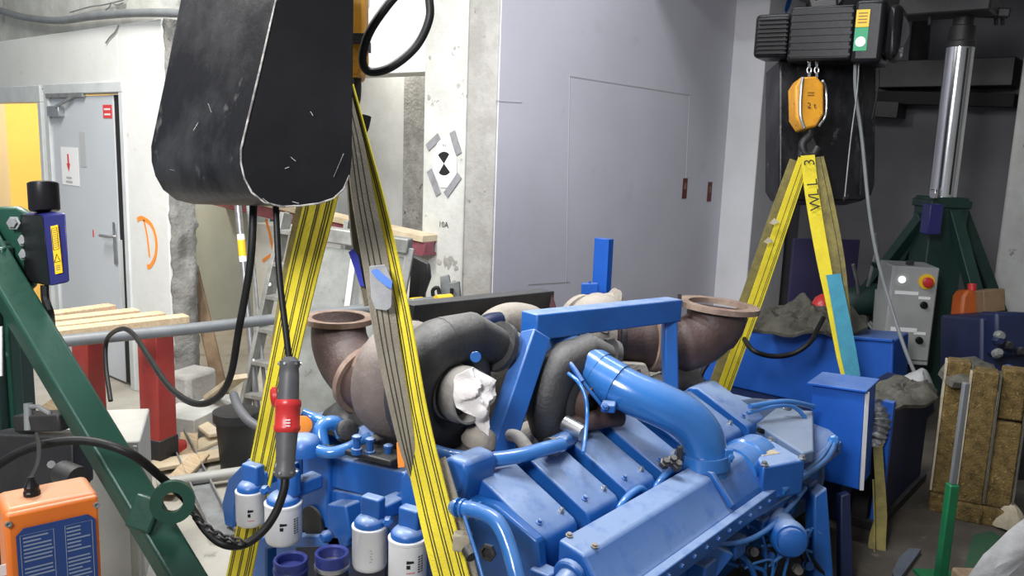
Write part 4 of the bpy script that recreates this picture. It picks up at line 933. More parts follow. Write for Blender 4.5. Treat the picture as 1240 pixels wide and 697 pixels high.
# second compressor
c2 = at(690,482,3.05)
t2 = turbo('compressor_housing', c2, .95, 'cast_black', (.6,-.2,.2), 'black compressor housing feeding the blue intake pipe')
obj('inlet_collar', MB().lathe([(.075,0),(.085,-.03),(.078,-.06),(.078,-.12),(.066,-.12),(.066,-.02),(0,-.02)], c2, (0,1,0), 30), 'rust_pipe', t2)
obj('front_plate', MB().lathe([(.15,.02),(.155,-.045),(.135,-.06),(.10,-.075),(.08,-.08)], c2, (0,1,0), 30), 'cast_black', t2)
obj('back_rings', MB().lathe([(.10,.05),(.10,.07),(.085,.075),(.085,.09),(.10,.095),(.10,.115),(.085,.12),(.085,.14),(.10,.145),(.10,.2)], c2, (0,1,0), 26), 'rust_pipe', t2)
tu2 = obj('turbine_housing', MB().lathe([(.10,-.14),(.15,-.11),(.185,-.05),(.195,.01),(.185,.07),(.15,.12),(.11,.15)], c2+V((0,.38,.02)), (0,1,0), 32), 'cream_dust', E_, label='pale dusty turbine housing')
# arch pipe and cream housings behind
pipe('arch_pipe', [(590,420,3.35),(598,398,3.4),(616,388,3.45),(640,390,3.5),(655,405,3.5)], .075, 'cream_dust', n=18)
pipe('wrap_hose', [(556,412,3.2),(575,400,3.2),(592,390,3.22),(606,388,3.25)], .035, 'navy')
obj('turbine_housing', MB().lathe([(.09,-.15),(.12,-.13),(.16,-.09),(.172,-.03),(.172,.02),(.15,.06),(.13,.07),(.15,.08),(.15,.11),(.11,.13)], at(722,400,3.75), (.2,1,0), 30), 'cream_dust', E_, label='pale dusty turbine housing below the frame')
obj('turbine_cap', MB().lathe([(.08,0),(.10,.02),(.11,.05),(.125,.055),(.125,.08),(.10,.085),(.08,.12)], at(750,386,3.9), (-.5,.5,.3), 26), 'cream_dust', E_)
ed = apx([(715,405,3.7),(750,412,3.72),(780,415,3.74),(815,418,3.76),(842,412,3.78),(860,398,3.79),(868,382,3.8),(870,371,3.8)])
ex2 = obj('exhaust_elbow', MB().tube(spl(ed,6), [.105]*12+[.112]*8+[.125]*10+[.135]*13, 28, caps=False), 'rust_pipe', E_, label='brown exhaust elbow with wide open flange')
ft = at(870,367,3.8)
obj('elbow_flange', MB().lathe([(.135,-.024),(.188,-.024),(.188,0),(.135,0),(.135,-.024)], ft, (.05,-.05,1), 40), 'rust_flange', ex2)
obj('elbow_dark', MB().lathe([(.134,-.06),(.134,-.058)], ft, (0,0,1), 28), 'black_gap', ex2)
for px, d in ((732,3.71),(792,3.745)):
    obj('joint_ring', MB().lathe([(.10,-.02),(.128,-.018),(.128,.018),(.10,.02)], at(px,409 if px < 760 else 416,d), at(800,416,3.75)-at(760,412,3.72), 28), 'rust_flange' if px > 760 else 'cream_dust', ex2)
obj('joint_ring', MB().lathe([(.10,-.01),(.122,-.009),(.122,.009),(.10,.01)], at(745,411,3.715), at(800,416,3.75)-at(760,412,3.72), 28), 'cast_black', ex2)
for k in range(5):
    obj('joint_bolt', MB().cyl(at(724+4*k,392+9*k,3.58), at(732+4*k,394+9*k,3.57), .008, 6), 'cast_black', ex2)
obj('joint_lever', MB().bar(at(823,356,3.72), at(822,378,3.72), .015, .03), 'steel_dark', ex2)
hs = obj('heat_shield', MB().prism([at(736,437,3.55),at(782,440,3.6),at(795,470,3.6),at(780,470,3.6),at(760,466,3.55),at(738,456,3.5)], F*.10), 'cream_dust', E_, bevel=.008)
for k in range(2): obj('shield_slot', MB().bar(at(764+9*k,447,3.545), at(768+9*k,462,3.545), .016, .01, up=F), 'rust_pipe', hs)
obj('elbow_gusset', MB().prism([at(795,430,3.7),at(812,436,3.7),at(806,452,3.7),at(800,450,3.7)], F*.05), 'rust_flange', E_)
# mount plate / rods between turbo and covers
pipe('air_hose', [(522,545,2.62),(550,553,2.60),(590,556,2.60),(630,551,2.62),(660,543,2.66),(680,538,2.72)], .024)
pipe('air_hose', [(668,541,2.72),(690,530,2.92),(712,520,3.05),(740,511,3.18),(770,504,3.3)], .032)
obj('hose_clamp', MB().cyl(at(664,541,2.69), at(672,540,2.71), .031, 16), 'cast_black', E_)
pipe('sensor_line', [(688,452,2.90),(700,462,2.86),(709,480,2.84),(711,505,2.82),(708,535,2.76),(706,548,2.7)], .007)
pipe('sensor_line', [(700,455,2.9),(716,475,2.9),(728,490,2.92)], .006)
pipe('sensor_line', [(672,430,3.0),(690,440,2.92),(705,462,2.88)], .010, 'blue')
obj('pipe_lug', MB().obox(at(737,492,2.9), .06,.05,.03, rotz(.5)), 'blue', E_, bevel=.006)
bolt(E_, at(732,492,2.86), (-.4,-.6,.6), .01, .012)
obj('steel_sleeve', MB().cyl(at(684,512,2.9), at(706,524,2.86), .03, 16), 'steel', E_)
pipe('oil_drain', [(640,545,2.72),(625,528,2.74),(600,530,2.76),(575,542,2.72)], .022, 'dusty_grey')
obj('oil_boss', MB().lathe([(.05,0),(.06,.02),(.05,.05),(.02,.07)], at(578,540,2.72), (0,-.3,1), 20), 'cream_dust', E_)
pipe('oil_drain', [(690,515,2.95),(720,508,2.98),(750,505,3.05)], .035, 'rust_pipe')
obj('wiring_plug', MB().obox(at(571,566,2.5), .018,.02,.02, rotz(.4)), 'cast_black', E_, bevel=.005)
# rag
ol = apx([(553,454,2.545),(562,446,2.55),(572,444,2.55),(586,452,2.54),(600,460,2.53),(602,478,2.52),(595,492,2.51),(591,512,2.50),(588,527,2.50),(581,520,2.50),(573,504,2.50),(562,499,2.51),(552,493,2.52),(549,478,2.53)])
tag(obj('rag', MB().radial(ol, (-.3,-.9,.15), .03, .06, 19, 10, .006, 2.0), 'rag', smooth=25), 'crumpled white rag stuffed in the compressor inlet', 'rag')
# ================================================================== RIGHT: tank, boxes, generator end
t = thing('generator_tank', (6.0,2.0,.1), 'big bright blue steel housing behind the engine with a folded tarp on top', 'housing')
fp_ = [on(x,y,X=5.6) for x,y in ((846,436),(905,398),(960,402),(1000,405),(1082,412),(1078,520),(846,540))]
for q in fp_[-2:]: q.z = .1
obj('tank_body', MB().prism(fp_, (.36,0,0)), 'blue_tank', t, bevel=.012)
obj('tank_lip', MB().bar(fp_[1]+V((-.005,0,.0)), fp_[4]+V((-.005,0,0)), .03, .02), 'blue_tank', t, bevel=.004)
pipe_ = MB().tube(spl(apx([(900,408,5.35),(912,424,5.2),(935,431,5.2),(960,428,5.2),(980,415,5.2),(990,398,5.3),(997,385,5.4)]),6), .016, 10)
tag(obj('black_hose', pipe_, 'rubber'), 'black hose sagging across the face of the blue housing', 'hose')
tag(obj('black_hose', MB().tube(spl(apx([(846,472,5.3),(850,452,5.3),(862,434,5.3),(876,420,5.3),(890,404,5.4)]),6), .014, 10), 'rubber'), 'thin dark hose arched beside the yellow sling on the blue housing', 'hose')
b = MB().radial(apx([(902,394,5.6),(918,378,5.75),(945,368,5.85),(980,370,5.85),(1015,380,5.8),(1042,386,5.75),(1050,400,5.55),(1000,404,5.45),(950,402,5.5)]), (-.2,-.2,1), .09, .15, 8, 14, .02, 3)
tag(obj('folded_tarp', b, 'tarp_brown', smooth=25), 'crumpled brown grey tarp heaped on the blue housing', 'tarp')
# junction box
J0 = 3.78
f4 = [on(x,y,X=J0) for x,y in ((978,577),(1040,593),(1047,474),(984,466))]
t = thing('junction_box', V((3.9,1.15,0)), 'upright bright blue steel junction box at the end of the engine', 'box')
dep = V((.24,.02,0))
obj('box_body', MB().hexa([f4[0],f4[1],f4[1]+dep,f4[0]+dep,f4[3],f4[2],f4[2]+dep,f4[3]+dep]), 'blue_tank', t, bevel=.005)
obj('side_gasket', MB().bar(f4[1]+V((.01,-.008,0)), f4[2]+V((.01,-.008,0)), .012, .016, up=R), 'filter_white', t)
ed_ = f4[3]; obj('lid', MB().hexa([f4[3]-V((.02,-.02,0)),f4[2]-V((.02,.015,0)),f4[2]+dep-V((0,.015,0)),f4[3]+dep+V((0,.02,0)),f4[3]+V((-.02,.02,.012)),f4[2]+V((-.02,-.015,.012)),f4[2]+dep+V((0,-.015,.012)),f4[3]+dep+V((0,.02,.012))]), 'blue_tank', t, bevel=.003)
obj('box_stand', MB().box((J0+.05,1.12,.1),(J0+.2,1.26,f4[0].z+.02)), 'navy', t)
pc_ = obj('conduit', MB().tube(spl(apx([(946,594,3.1),(966,579,3.18),(984,568,3.28),(998,557,3.38),(1006,546,3.46),(1009,536,3.54)]),6), .016, 10), 'blue_pipe', t)
obj('conduit', MB().tube(spl(apx([(953,586,3.12),(974,570,3.22),(992,556,3.34),(1003,541,3.46),(1007,532,3.54)]),6), .009, 8), 'blue_pipe', t)
obj('conduit_nut', MB().lathe([(.024,0),(.024,.02),(.016,.03)], at(1009,533,3.54), (-.6,-.3,.2), 8), 'blue_pipe', pc_, smooth=0)
# navy radiator cabinet
t = thing('radiator_cabinet', (4.6,1.2,0), 'dark navy cabinet beside the junction box with a tarp thrown over it', 'cabinet')
cq = [on(1068,690,Y=1.04), on(1115,600,Y=1.04)]
obj('cabinet_body', MB().box((4.12,1.02,.05),(4.9,1.26,.60)), 'navy', t, bevel=.01)
obj('corner_post', MB().box((4.08,1.0,.05),(4.12,1.05,.655)), 'blue_tank', t, bevel=.004)
obj('base_frame', MB().box((4.05,1.0,0),(4.95,1.28,.05)), 'steel_dark', t)
obj('inner_void', MB().box((4.06,1.06,.05),(4.11,1.25,.58)), 'steel_dark', t)  # dark slab painting the black void next to the cabinet
b = MB().radial(apx([(1046,478,4.1),(1056,468,4.3),(1085,458,4.6),(1115,460,4.7),(1132,468,4.6),(1134,486,4.3),(1110,492,4.1),(1075,496,3.95),(1052,494,3.95)]), (-.1,-.3,1), .06, .06, 8, 8, .02, 8)
tag(obj('brown_tarp', b, 'tarp_brown', smooth=25), 'brown crumpled tarp draped on the navy cabinet', 'tarp')
b = MB().radial(apx([(1085,460,4.5),(1100,452,4.7),(1125,455,4.7),(1132,470,4.5),(1112,478,4.35)]), (-.1,-.3,1), .07, .03, 10, 5, .02, 5)
tag(obj('grey_sheet', b, 'tarp_grey', smooth=25), 'small light grey sheet on top of the brown tarp', 'sheet')
c = at(1062,508,3.95)
b = MB()
b.tube(spl(apx([(1056,492,4.0),(1062,500,3.97),(1064,512,3.95),(1060,524,3.95),(1056,532,3.97)]),5), [.045+.012*(i%2) for i in range(21)], 16)
tag(obj('foil_duct', b, 'silver_duct', smooth=20), 'shiny crumpled foil duct between junction box and navy cabinet', 'duct')
P = [(1060,500,3.95),(1064,560,3.92),(1067,620,3.88),(1062,660,3.84),(1066,720,3.8)]
t = thing('hanging_strap', at(1064,720,3.8), 'dirty yellow lifting strap hanging in front of the navy cabinet', 'strap')
sling('strap_web', P, [R*.9-F*.3], [.045,.042,.05,.075,.06], 'old_web', t)
sling('strap_fold', [(1058,580,3.9),(1060,640,3.86),(1060,700,3.8),(1062,740,3.8)], [R*.5+F*.8], [.04,.05,.06,.06], 'old_web', t)
tag(obj('floor_plate', MB().prism([on(x,y,Z=.01) for x,y in ((1080,697),(1088,680),(1100,668),(1115,669),(1100,690),(1085,710))], (0,0,.02)), 'plate_steel'), 'bluish steel plate lying on the floor by the navy cabinet', 'plate')
# ------------------------------------------------------------------ insulation slabs
for i, (px, py, w_, th, h, an, labs) in enumerate(((1139,615,.105,.12,.80,-77,'tall brown fibre slab standing nearest the navy cabinet'),(1170,626,.115,.12,.78,-77,'middle brown fibre slab behind the green post'),(1203,632,.115,.12,.42,-77,'short brown fibre slab stump beside the middle slab'))):
    c = on(px,py,Z=0); M = rotz(radians(an))
    t = thing('fibre_slab', c, labs, 'slab', 'brown fibre slabs')
    M2 = M
    if i == 2:
        obj('slab_core', MB().obox(c+V((0,0,.10+.22)), w_,th,.44, M2), 'fibre', t, bevel=.008)
        o = obj('slab_core', MB().obox(c+V((.02,.0,.56+.115)), w_*.95,th,.25, M2), 'fibre', t, bevel=.01)
    else: obj('slab_core', MB().obox(c+V((0,0,.10+h/2-.05)), w_,th,h-.1, M2), 'fibre', t, bevel=.008)
    hh = .70 if i == 2 else h
    for s_ in (-1,1): obj('slab_facing', MB().obox(c+M2 @ V((s_*(w_/2+.006),0,0))+V((0,0,.10+hh/2-.05)), .010,th*1.02,hh-.12, M2), 'fibre_edge' if s_ < 0 else 'tarp_brown', t)
    obj('slab_foot', MB().obox(c+V((0,0,.05)), w_*1.15,th*1.3,.10, M2), 'fibre', t, bevel=.012)
b = MB().radial(apx([(1138,448,4.25),(1148,436,4.4),(1180,433,4.6),(1204,440,4.5),(1206,458,4.25),(1180,466,4.1),(1156,462,4.1)]), (-.1,-.3,1), .05, .03, 9, 6, .03, 5)
tag(obj('grey_cloth', b, 'tarp_brown', smooth=25), 'grey brown cloth lying on top of the fibre slabs', 'cloth')
for px, py, d, s_, lab in ((1212,585,4.2,.16,'pale broken fibre lump beside the short slab'),(1225,610,4.1,.14,'brown crumbled fibre lump on the floor')):
    c = at(px,py,d); b = MB().radial([c+V((s_*.6*cos(k*pi/4),s_*.6*sin(k*pi/4),-c.z+.02)) for k in range(8)], (0,0,1), max(c.z,.10), .03, 12, 7, .01, px)
    tag(obj('fibre_lump', b, 'fibre_edge'), lab, 'rubble')
a = on(1138,705,Z=0); top_ = at(1172,448,3.62)
t = thing('green_post', a, 'glossy green steel post standing in front of the fibre slabs', 'post')
obj('post_tube', MB().bar(a, V((a.x,a.y,.45)), .042,.042, up=R), 'green_bright', t, bevel=.006)
obj('post_upper', MB().bar(V((a.x,a.y,.45)), V((a.x,a.y,top_.z)), .024,.024, up=R), 'pvc_grey', t, bevel=.004)
obj('post_base', MB().obox((a.x,a.y,.01), .16,.16,.02, rotz(yaw)), 'green_bright', t)
tag(obj('green_floor_plate', MB().prism([on(x,y,Z=.003) for x,y in ((1165,700),(1178,650),(1200,645),(1225,660),(1225,760),(1165,760))], (0,0,.012)), 'green_floor'), 'dark green steel plate on the floor next to the green post', 'plate')
# grey sheet at lower right over a crate
crp = [at(x,y,2.5) for x,y in ((1166,706),(1190,672),(1222,640),(1262,612),(1330,640),(1340,760),(1160,760))]
zz = min(q.z for q in crp); cc = sum(crp, V())/len(crp)
t = thing('covered_crate', (cc.x,cc.y,0), 'crate covered with a light grey plastic sheet in front of the green plate', 'crate')
b = MB().radial(crp, (-.45,-.3,.85), .05, .05, 6, 9, .01, 7); obj('plastic_sheet', b, 'tarp_grey', t, smooth=25)
obj('crate_body', MB().obox((cc.x+.05,cc.y-.02,.24), .34,.30,.48, rotz(yaw)), 'wood_dark', t, bevel=.01)
# dark machine between
t = thing('navy_crate', on(1225,560,Z=0), 'stack of dark navy machine parts by the right pillar', 'machine')
obj('machine_body', MB().prism([at(x,y,5.2) for x,y in ((1188,384),(1246,380),(1256,470),(1256,560),(1186,560))], F*.5), 'navy', t, bevel=.02)
obj('machine_cap', MB().prism([at(x,y,5.1) for x,y in ((1206,378),(1250,378),(1250,432),(1206,432))], F*.2), 'navy', t, bevel=.02)
for k in range(7): obj('machine_fitting', MB().lathe([(.03,0),(.03,.03),(.02,.05)], at(1198+rr.uniform(0,40),405+rr.uniform(0,55),5.05), -F+U*rr.uniform(-.3,.6), 8), rr.choice(('navy','galv','steel_dark','blue_tank')), t, smooth=20)
obj('machine_base', MB().prism([at(x,y,4.75) for x,y in ((1222,470),(1260,470),(1260,600),(1222,600))], F*.3), 'steel_dark', t, bevel=.02)
t = thing('orange_jug', at(1176,395,5.7), 'orange plastic jug behind the green tripod leg', 'jug')
obj('jug_body', MB().prism([at(x,y,5.75) for x,y in ((1162,396),(1166,358),(1172,350),(1183,352),(1188,372),(1188,398))], F*.15), 'jug_orange', t, bevel=.02)
obj('jug_cap', MB().cyl(at(1177,352,5.8), at(1177,343,5.8), .03, 12), 'red_plastic', t)
tag(obj('carton', MB().prism([at(x,y,5.65) for x,y in ((1191,352),(1217,349),(1218,376),(1192,379))], F*.2), 'carton_brown', bevel=.006), 'small brown carton on top of the navy machine parts', 'box')
tag(obj('red_disc', MB().cyl(at(1175,422,5.4), at(1186,421,5.45), .05, 18), 'red_plastic'), 'round red disc low beside the green tripod leg', 'disc')
# ------------------------------------------------------------------ far tower
T0 = at(1141,238,6.3); tx, ty = T0.x, T0.y
t = thing('gantry_tower', (tx,ty,0), 'green gantry tower with long chrome cylinder in the dark bay', 'gantry')
ztop = at(1164,62,6.3).z
obj('chrome_cylinder', MB().lathe([(.097,0),(.097,ztop-T0.z)], (tx,ty,T0.z), (0,0,1), 36), 'chrome', t, label='polished chrome lifting cylinder')
obj('cylinder_cap', MB().lathe([(.10,0),(.10,.04),(.09,.05),(.088,.15),(.07,.16),(.07,.26)], (tx,ty,ztop), (0,0,1), 30), 'steel_dark', t)
obj('cylinder_groove', MB().bar((tx-.075,ty-.067,T0.z+.02), (tx-.075,ty-.067,ztop-.01), .008,.008, up=R), 'black_gap', t)
zh = ztop+.22
hp_ = obj('head_beam', MB().obox((tx-.08,ty+.10,zh+.1), .30,.62,.20, rotz(.0)), 'steel_dark', t, bevel=.015)
obj('head_arm', MB().bar(at(1150,14,6.2), at(1224,16,6.0), .07,.07), 'steel_dark', hp_, bevel=.012)
for px in (1126,1206,1214): obj('head_bolt', MB().cyl(at(px,18,6.1), at(px,30,6.1), .014, 8), 'steel_dark', hp_)
obj('base_column', MB().obox((tx,ty,T0.z/2), .28,.28,T0.z, rotz(yaw)), 'green_dark', t, bevel=.012)
obj('column_band', MB().obox((tx,ty,T0.z-.05), .31,.31,.06, rotz(yaw)), 'green_dark', t, bevel=.01)
obj('clamp_shine', MB().obox(at(1131,235,6.12), .07,.03,.07, rotz(yaw)), 'chrome', t, bevel=.01)
for (x0,y0,x1,y1,d0,d1,mm) in ((1154,256,1197,415,6.2,5.95,'green_dark'),(1164,256,1200,350,6.4,6.5,'green_dark'),(1118,262,1072,322,6.3,6.75,'green_dark'),(1122,262,1096,318,6.5,7.0,'green_dark')):
    p0 = at(x0,y0,d0); p1 = at(x1,y1,d1); e = p0+(p1-p0)*((.02-p0.z)/(p1.z-p0.z))
    lg = obj('leg', MB().bar(p0, e, .085,.085, up=R), mm, t, bevel=.006)
    obj('leg_foot', MB().obox((e.x,e.y,.012), .18,.18,.024), 'green_dark', lg)
obj('laser_sensor', MB().obox(at(1128,265,6.05), .12,.10,.22, rotz(yaw)), 'laser_blue', t, bevel=.008)
# control cabinet
f4 = [at(1073,402,5.95), at(1129,410,5.9), at(1138,325,5.9), at(1081,321,5.95)]
t = thing('control_cabinet', V((f4[0].x,f4[0].y,0)), 'pale grey control cabinet with red and yellow stop button in the dark bay', 'cabinet')
ub = (f4[2]-f4[3]); ub.z = 0; wd = ub.length; ub.normalize(); nb = V((ub.y,-ub.x,0))
if nb.dot(F) > 0: nb = -nb
zt_ = (f4[2].z+f4[3].z)/2; o0 = V((f4[3].x,f4[3].y,0))
Mx = Matrix((ub, -nb, V((0,0,1)))).transposed()
obj('cabinet_body', MB().obox(o0+ub*wd/2-nb*.17+V((0,0,zt_-.36)), wd,.34,.72, Mx), 'cabinet_grey', t, bevel=.008)
obj('cabinet_stand', MB().obox(o0+ub*wd/2-nb*.17+V((0,0,(zt_-.72)/2)), wd*.8,.28,zt_-.72, Mx), 'steel_dark', t)
def cp2(x, z, o=0.): return o0 + ub*(wd*x) + V((0,0,zt_-z)) + nb*o
obj('front_door', MB().obox(cp2(.5,.35,.006), wd*.94,.012,.66, Mx), 'cabinet_grey', t, bevel=.004)
es = obj('stop_collar', MB().lathe([(.055,0),(.055,.012),(.03,.014)], cp2(.74,.10,.012), nb, 24), 'label_yellow', t, label='yellow ring of the stop button')
obj('stop_button', MB().lathe([(.024,0),(.024,.02),(.036,.024),(.036,.04),(.025,.045)], cp2(.74,.10,.02), nb, 20), 'red_plastic', es)
pl3 = obj('pilot_lamp', MB().lathe([(.024,0),(.024,.01),(.018,.02),(.008,.024)], cp2(.22,.095,.012), nb, 16), 'lamp_lit', t, label='lit white pilot lamp')
for x, z in ((.74,.27),(.73,.53)):
    kb = obj('selector_switch', MB().lathe([(.026,0),(.026,.01),(.02,.012),(.02,.03)], cp2(x,z,.012), nb, 16), 'black_plastic', t)
    obj('switch_plate', quad(MB(), cp2(x,z-.05,.0125), ub, ZU, .08,.02), 'paper', kb)
obj('power_socket', MB().obox(cp2(.22,.53,.02), .10,.03,.10, Mx), 'maroon_dark', t, bevel=.006)
obj('text_plate', quad(MB(), cp2(.35,.19,.0125), ub, ZU, .16,.025), 'paper', t)
obj('text_plate', quad(MB(), cp2(.38,.46,.0125), ub, ZU, .18,.03), 'paper', t)
obj('top_notch', MB().obox(cp2(.45,-.01,-.1), .04,.06,.04, Mx), 'steel_dark', t)
# pump clutter behind the tarp
t = thing('green_pump', on(1045,470,Z=0), 'dark green pump with pipes standing beside the control cabinet', 'pump')
pm = at(1045,365,6.6)
obj('pump_body', MB().lathe([(.10,-.2),(.13,-.15),(.13,.12),(.09,.18)], pm, (.4,-.7,.2), 20), 'green_dark', t)
obj('pump_stand', MB().obox((pm.x,pm.y,pm.z/2-.05), .16,.16,pm.z-.1), 'steel_dark', t)
for k,(x0,y0,x1,y1) in enumerate(((1033,320,1038,340),(1060,283,1062,300),(1055,318,1075,330),(1062,350,1058,400),(1068,350,1064,400))):
    obj('pump_pipe', MB().tube([at(x0,y0,6.4), at((x0+x1)/2,(y0+y1)/2,6.42), at(x1,y1,6.45), V((pm.x,pm.y,pm.z-.1))], .014, 8), 'galv' if k != 2 else 'green_dark', t)
tag(obj('red_float', MB().lathe([(.03,-.09),(.06,-.06),(.075,0),(.07,.05),(.04,.09)], at(995,372,5.9), (.3,-.2,.8), 18), 'red_plastic'), 'faded red plastic float resting on the folded tarp', 'float')
c = at(1000,345,7.4)
t = thing('indigo_board', on(1000,420,Z=0), 'tall dark indigo panel standing at the back of the bay', 'panel')
obj('panel_face', MB().prism([at(962,288,7.4),at(1042,290,7.4),V((at(1042,290,7.4).x,at(1042,290,7.4).y,0)),V((at(962,288,7.4).x,at(962,288,7.4).y,0))], F*.05), 'indigo', t, bevel=.006)
obj('panel_foot', MB().obox((c.x,c.y,.03), .5,.3,.06, rotz(yaw+pi/2)), 'steel_dark', t)
# dark shelf beams on the far wall
t = thing('steel_shelf', on(1150,250,X=9.2), 'dark steel shelf frame fixed high on the far wall', 'shelf')
s0, s1 = on(1066,92,X=9.1), on(1232,88,X=9.1)
obj('shelf_beam', MB().bar(s0+V((0,0,0)), s1, .35,.26), 'steel_dark', t, bevel=.008)
obj('shelf_beam', MB().bar(on(1062,118,X=9.1), on(1230,122,X=9.1), .2,.12), 'black_gap', t)
obj('shelf_post', MB().bar(on(1108,92,X=9.1), V((9.1,on(1108,92,X=9.1).y,3.34)), .08,.14, up=R), 'steel_dark', t)
obj('shelf_lower', MB().bar(on(1050,132,X=9.1), on(1092,134,X=9.1), .3,.15), 'steel_dark', t)
# ------------------------------------------------------------------ right hoist
t = thing('electric_hoist', at(1000,80,5.2), 'black ribbed electric chain hoist above the rear of the engine', 'hoist')
h0, h1, h2, h3 = at(919,47,5.40), at(962,46,5.30), at(1042,43,5.10), at(1094,38,4.97)
hx = (h3-h0).normalized(); hx.z = 0; hx.normalize(); hs_ = V((hx.y,-hx.x,0))
h3 = V((h3.x,h3.y,h0.z)); ln = (h3-h0).length; hx = (h3-h0)/ln
def hp(f, y=0., z=0.): return h0 + hx*(ln*f) + hs_*y + V((0,0,z))
if hs_.dot(F) > 0: hs_ = -hs_
obj('motor_housing', MB().bar(hp(.0), hp(.26), .26,.27), 'black_plastic', t, bevel=.03, seg=3)
mh = obj('gear_housing', MB().bar(hp(.255), hp(.70), .30,.33), 'black_plastic', t, bevel=.02, seg=3)
obj('drum_housing', MB().bar(hp(.695), hp(.90), .33,.37), 'black_plastic', t, bevel=.03, seg=3)
obj('end_cover', MB().bar(hp(.895), hp(1.0), .28,.32), 'black_plastic', t, bevel=.05, seg=3)
for k in range(9): obj('cooling_rib', MB().bar(hp(.03,.14,-.11+.026*k), hp(.25,.14,-.11+.026*k), .02,.008), 'black_plastic', t)
for k in range(7): obj('housing_rib', MB().bar(hp(.27,.152,-.13+.042*k), hp(.69,.152,-.13+.042*k), .012,.016), 'black_plastic', t)
obj('end_ring', MB().lathe([(.12,0),(.13,.004),(.13,.012)], hp(.90,.10,0), hx*.3+hs_, 26), 'steel_dark', t)
st_ = obj('hoist_sticker', MB().obox(hp(.755,.169,.075), .075,.004,.10, Matrix((hx,hs_,ZU)).transposed()), 'label_yellow', t)
s2 = obj('hoist_sticker', MB().obox(hp(.755,.169,-.045), .075,.004,.135, Matrix((hx,hs_,ZU)).transposed()), 'label_green', t)
obj('sticker_disc', MB().lathe([(.030,0),(.030,.003)], hp(.755,.170,-.06), hs_, 18), 'label_white', s2)
b = MB()
for k in range(4): b.obox(hp(.755,.172,.105-.018*k), .05,.002,.005, Matrix((hx,hs_,ZU)).transposed())
obj('sticker_print', b, 'wood_dark', st_)
obj('trolley_mount', MB().bar(hp(.38,0,.16), hp(.56,0,.19), .18,.08), 'steel_dark', t, bevel=.01)
for f in (.42,.52): obj('mount_lug', MB().lathe([(.02,-.05),(.05,-.05),(.05,.05),(.02,.05),(.02,-.05)], hp(f,0,.22), hs_, 18), 'steel_dark', t)
obj('mount_beam', MB().bar(hp(.1,0,.75), hp(.9,0,.75), .14,.16), 'green_dark', t)
obj('mount_rod', MB().cyl(hp(.47,0,.2), hp(.47,0,.7), .03, 12), 'steel_dark', t)
# chain
for cx_ in (980,989):
    for k in range(4):
        p = at(cx_,72+6.5*k,5.15); s_ = R if k % 2 == 0 else F
        obj('chain_link', MB().tube([p + U*(.021*cos(q)) + s_*(.013*sin(q)) for q in [2*pi*j/12 for j in range(12)]], .0045, 6, closed=True), 'steel', t)
# its chain bag
t = thing('chain_bag', at(1000,240,5.5), 'black chain container behind the hook in the dark bay', 'container')
obj('container_body', MB().prism([at(x,y,5.35) for x,y in ((944,72),(1062,66),(1060,222),(1056,236),(1044,243),(966,243),(950,238),(943,226))], F*.30), 'black_worn', t, bevel=.015, seg=3)
obj('container_strap', MB().bar(at(1046,78,5.33), at(1042,236,5.33), .012,.006, up=F), 'steel_dark', t)
# hook block
t = thing('hook_block', at(981,155,5.15), 'orange hook block with steel bands hanging on the far hoist chain', 'hook')
def oct_(d, k=1.0): return [at(981+(x-981)*k, y, d) for x, y in ((970,93),(989,92),(998,102),(998,138),(989,153),(973,156),(964,142),(963,104))]
obj('block_shell', MB().prism(oct_(5.06), F*.14), 'hook_yellow', t, bevel=.012)
obj('steel_band', MB().tube(spl(apx([(972,94,5.05),(970,108,5.04),(969,138,5.04),(974,155,5.05)]),4), .010, 8), 'steel', t)
obj('steel_band', MB().tube(spl(apx([(996,98,5.05),(1000,108,5.1),(1000,138,5.1),(992,152,5.05)]),4), .008, 8), 'steel', t)
b = MB(); text_mesh(b, '2 t', at(983,128,5.052), R, U, .05); obj('block_print', b, 'steel_dark', t)
for k in range(2): obj('block_line', MB().bar(at(978,112+3*k,5.055), at(986,112+3*k,5.055), .003,.003), 'steel_dark', t)
hk = obj('hook', MB().tube(spl(apx([(981,154,5.13),(980,164,5.13),(972,174,5.13),(975,186,5.13),(984,188,5.13),(990,178,5.13)]),5), .024, 10), 'steel_dark', t)
obj('shackle', MB().prism([at(x,y,5.12) for x,y in ((982,158),(990,176),(991,188),(968,190),(970,178))], F*.05), 'steel_dark', hk, bevel=.008)
# sling on the far hook
t = thing('lifting_sling', at(980,190,5.13), 'yellow webbing sling on the far hook with blue green sleeve on one leg', 'sling')
wv = R
sling('sling_leg', [(974,192,5.10),(950,262,5.15),(920,350,5.25),(893,425,5.35),(866,500,5.45)], [wv], [.075,.085,.09,.09,.09], 'yellow_web', t, (-.1,.25,.36))
sling('worn_leg', [(963,194,5.13),(939,262,5.18),(908,350,5.28),(880,425,5.38),(854,500,5.48)], [wv], [.07,.08,.08,.08,.08], 'old_web', t)
lgr = sling('sling_leg', [(978,188,5.08),(984,240,5.05),(996,310,4.98),(1008,370,4.92),(1020,430,4.86),(1026,458,4.84)], [wv], [.085,.085,.08,.07,.07,.06], 'yellow_web', t)
sling('worn_leg', [(990,190,5.10),(999,240,5.07),(1012,310,5.0),(1020,370,4.95),(1028,430,4.89),(1033,458,4.87)], [wv], [.075,.10,.10,.085,.07,.07], 'old_web', t, (.2,))
sling('sleeve', [(1009,332,4.92),(1017,372,4.88),(1026,420,4.84),(1033,456,4.82)], [wv], [.085,.09,.095,.085], 'cyan_web', t)
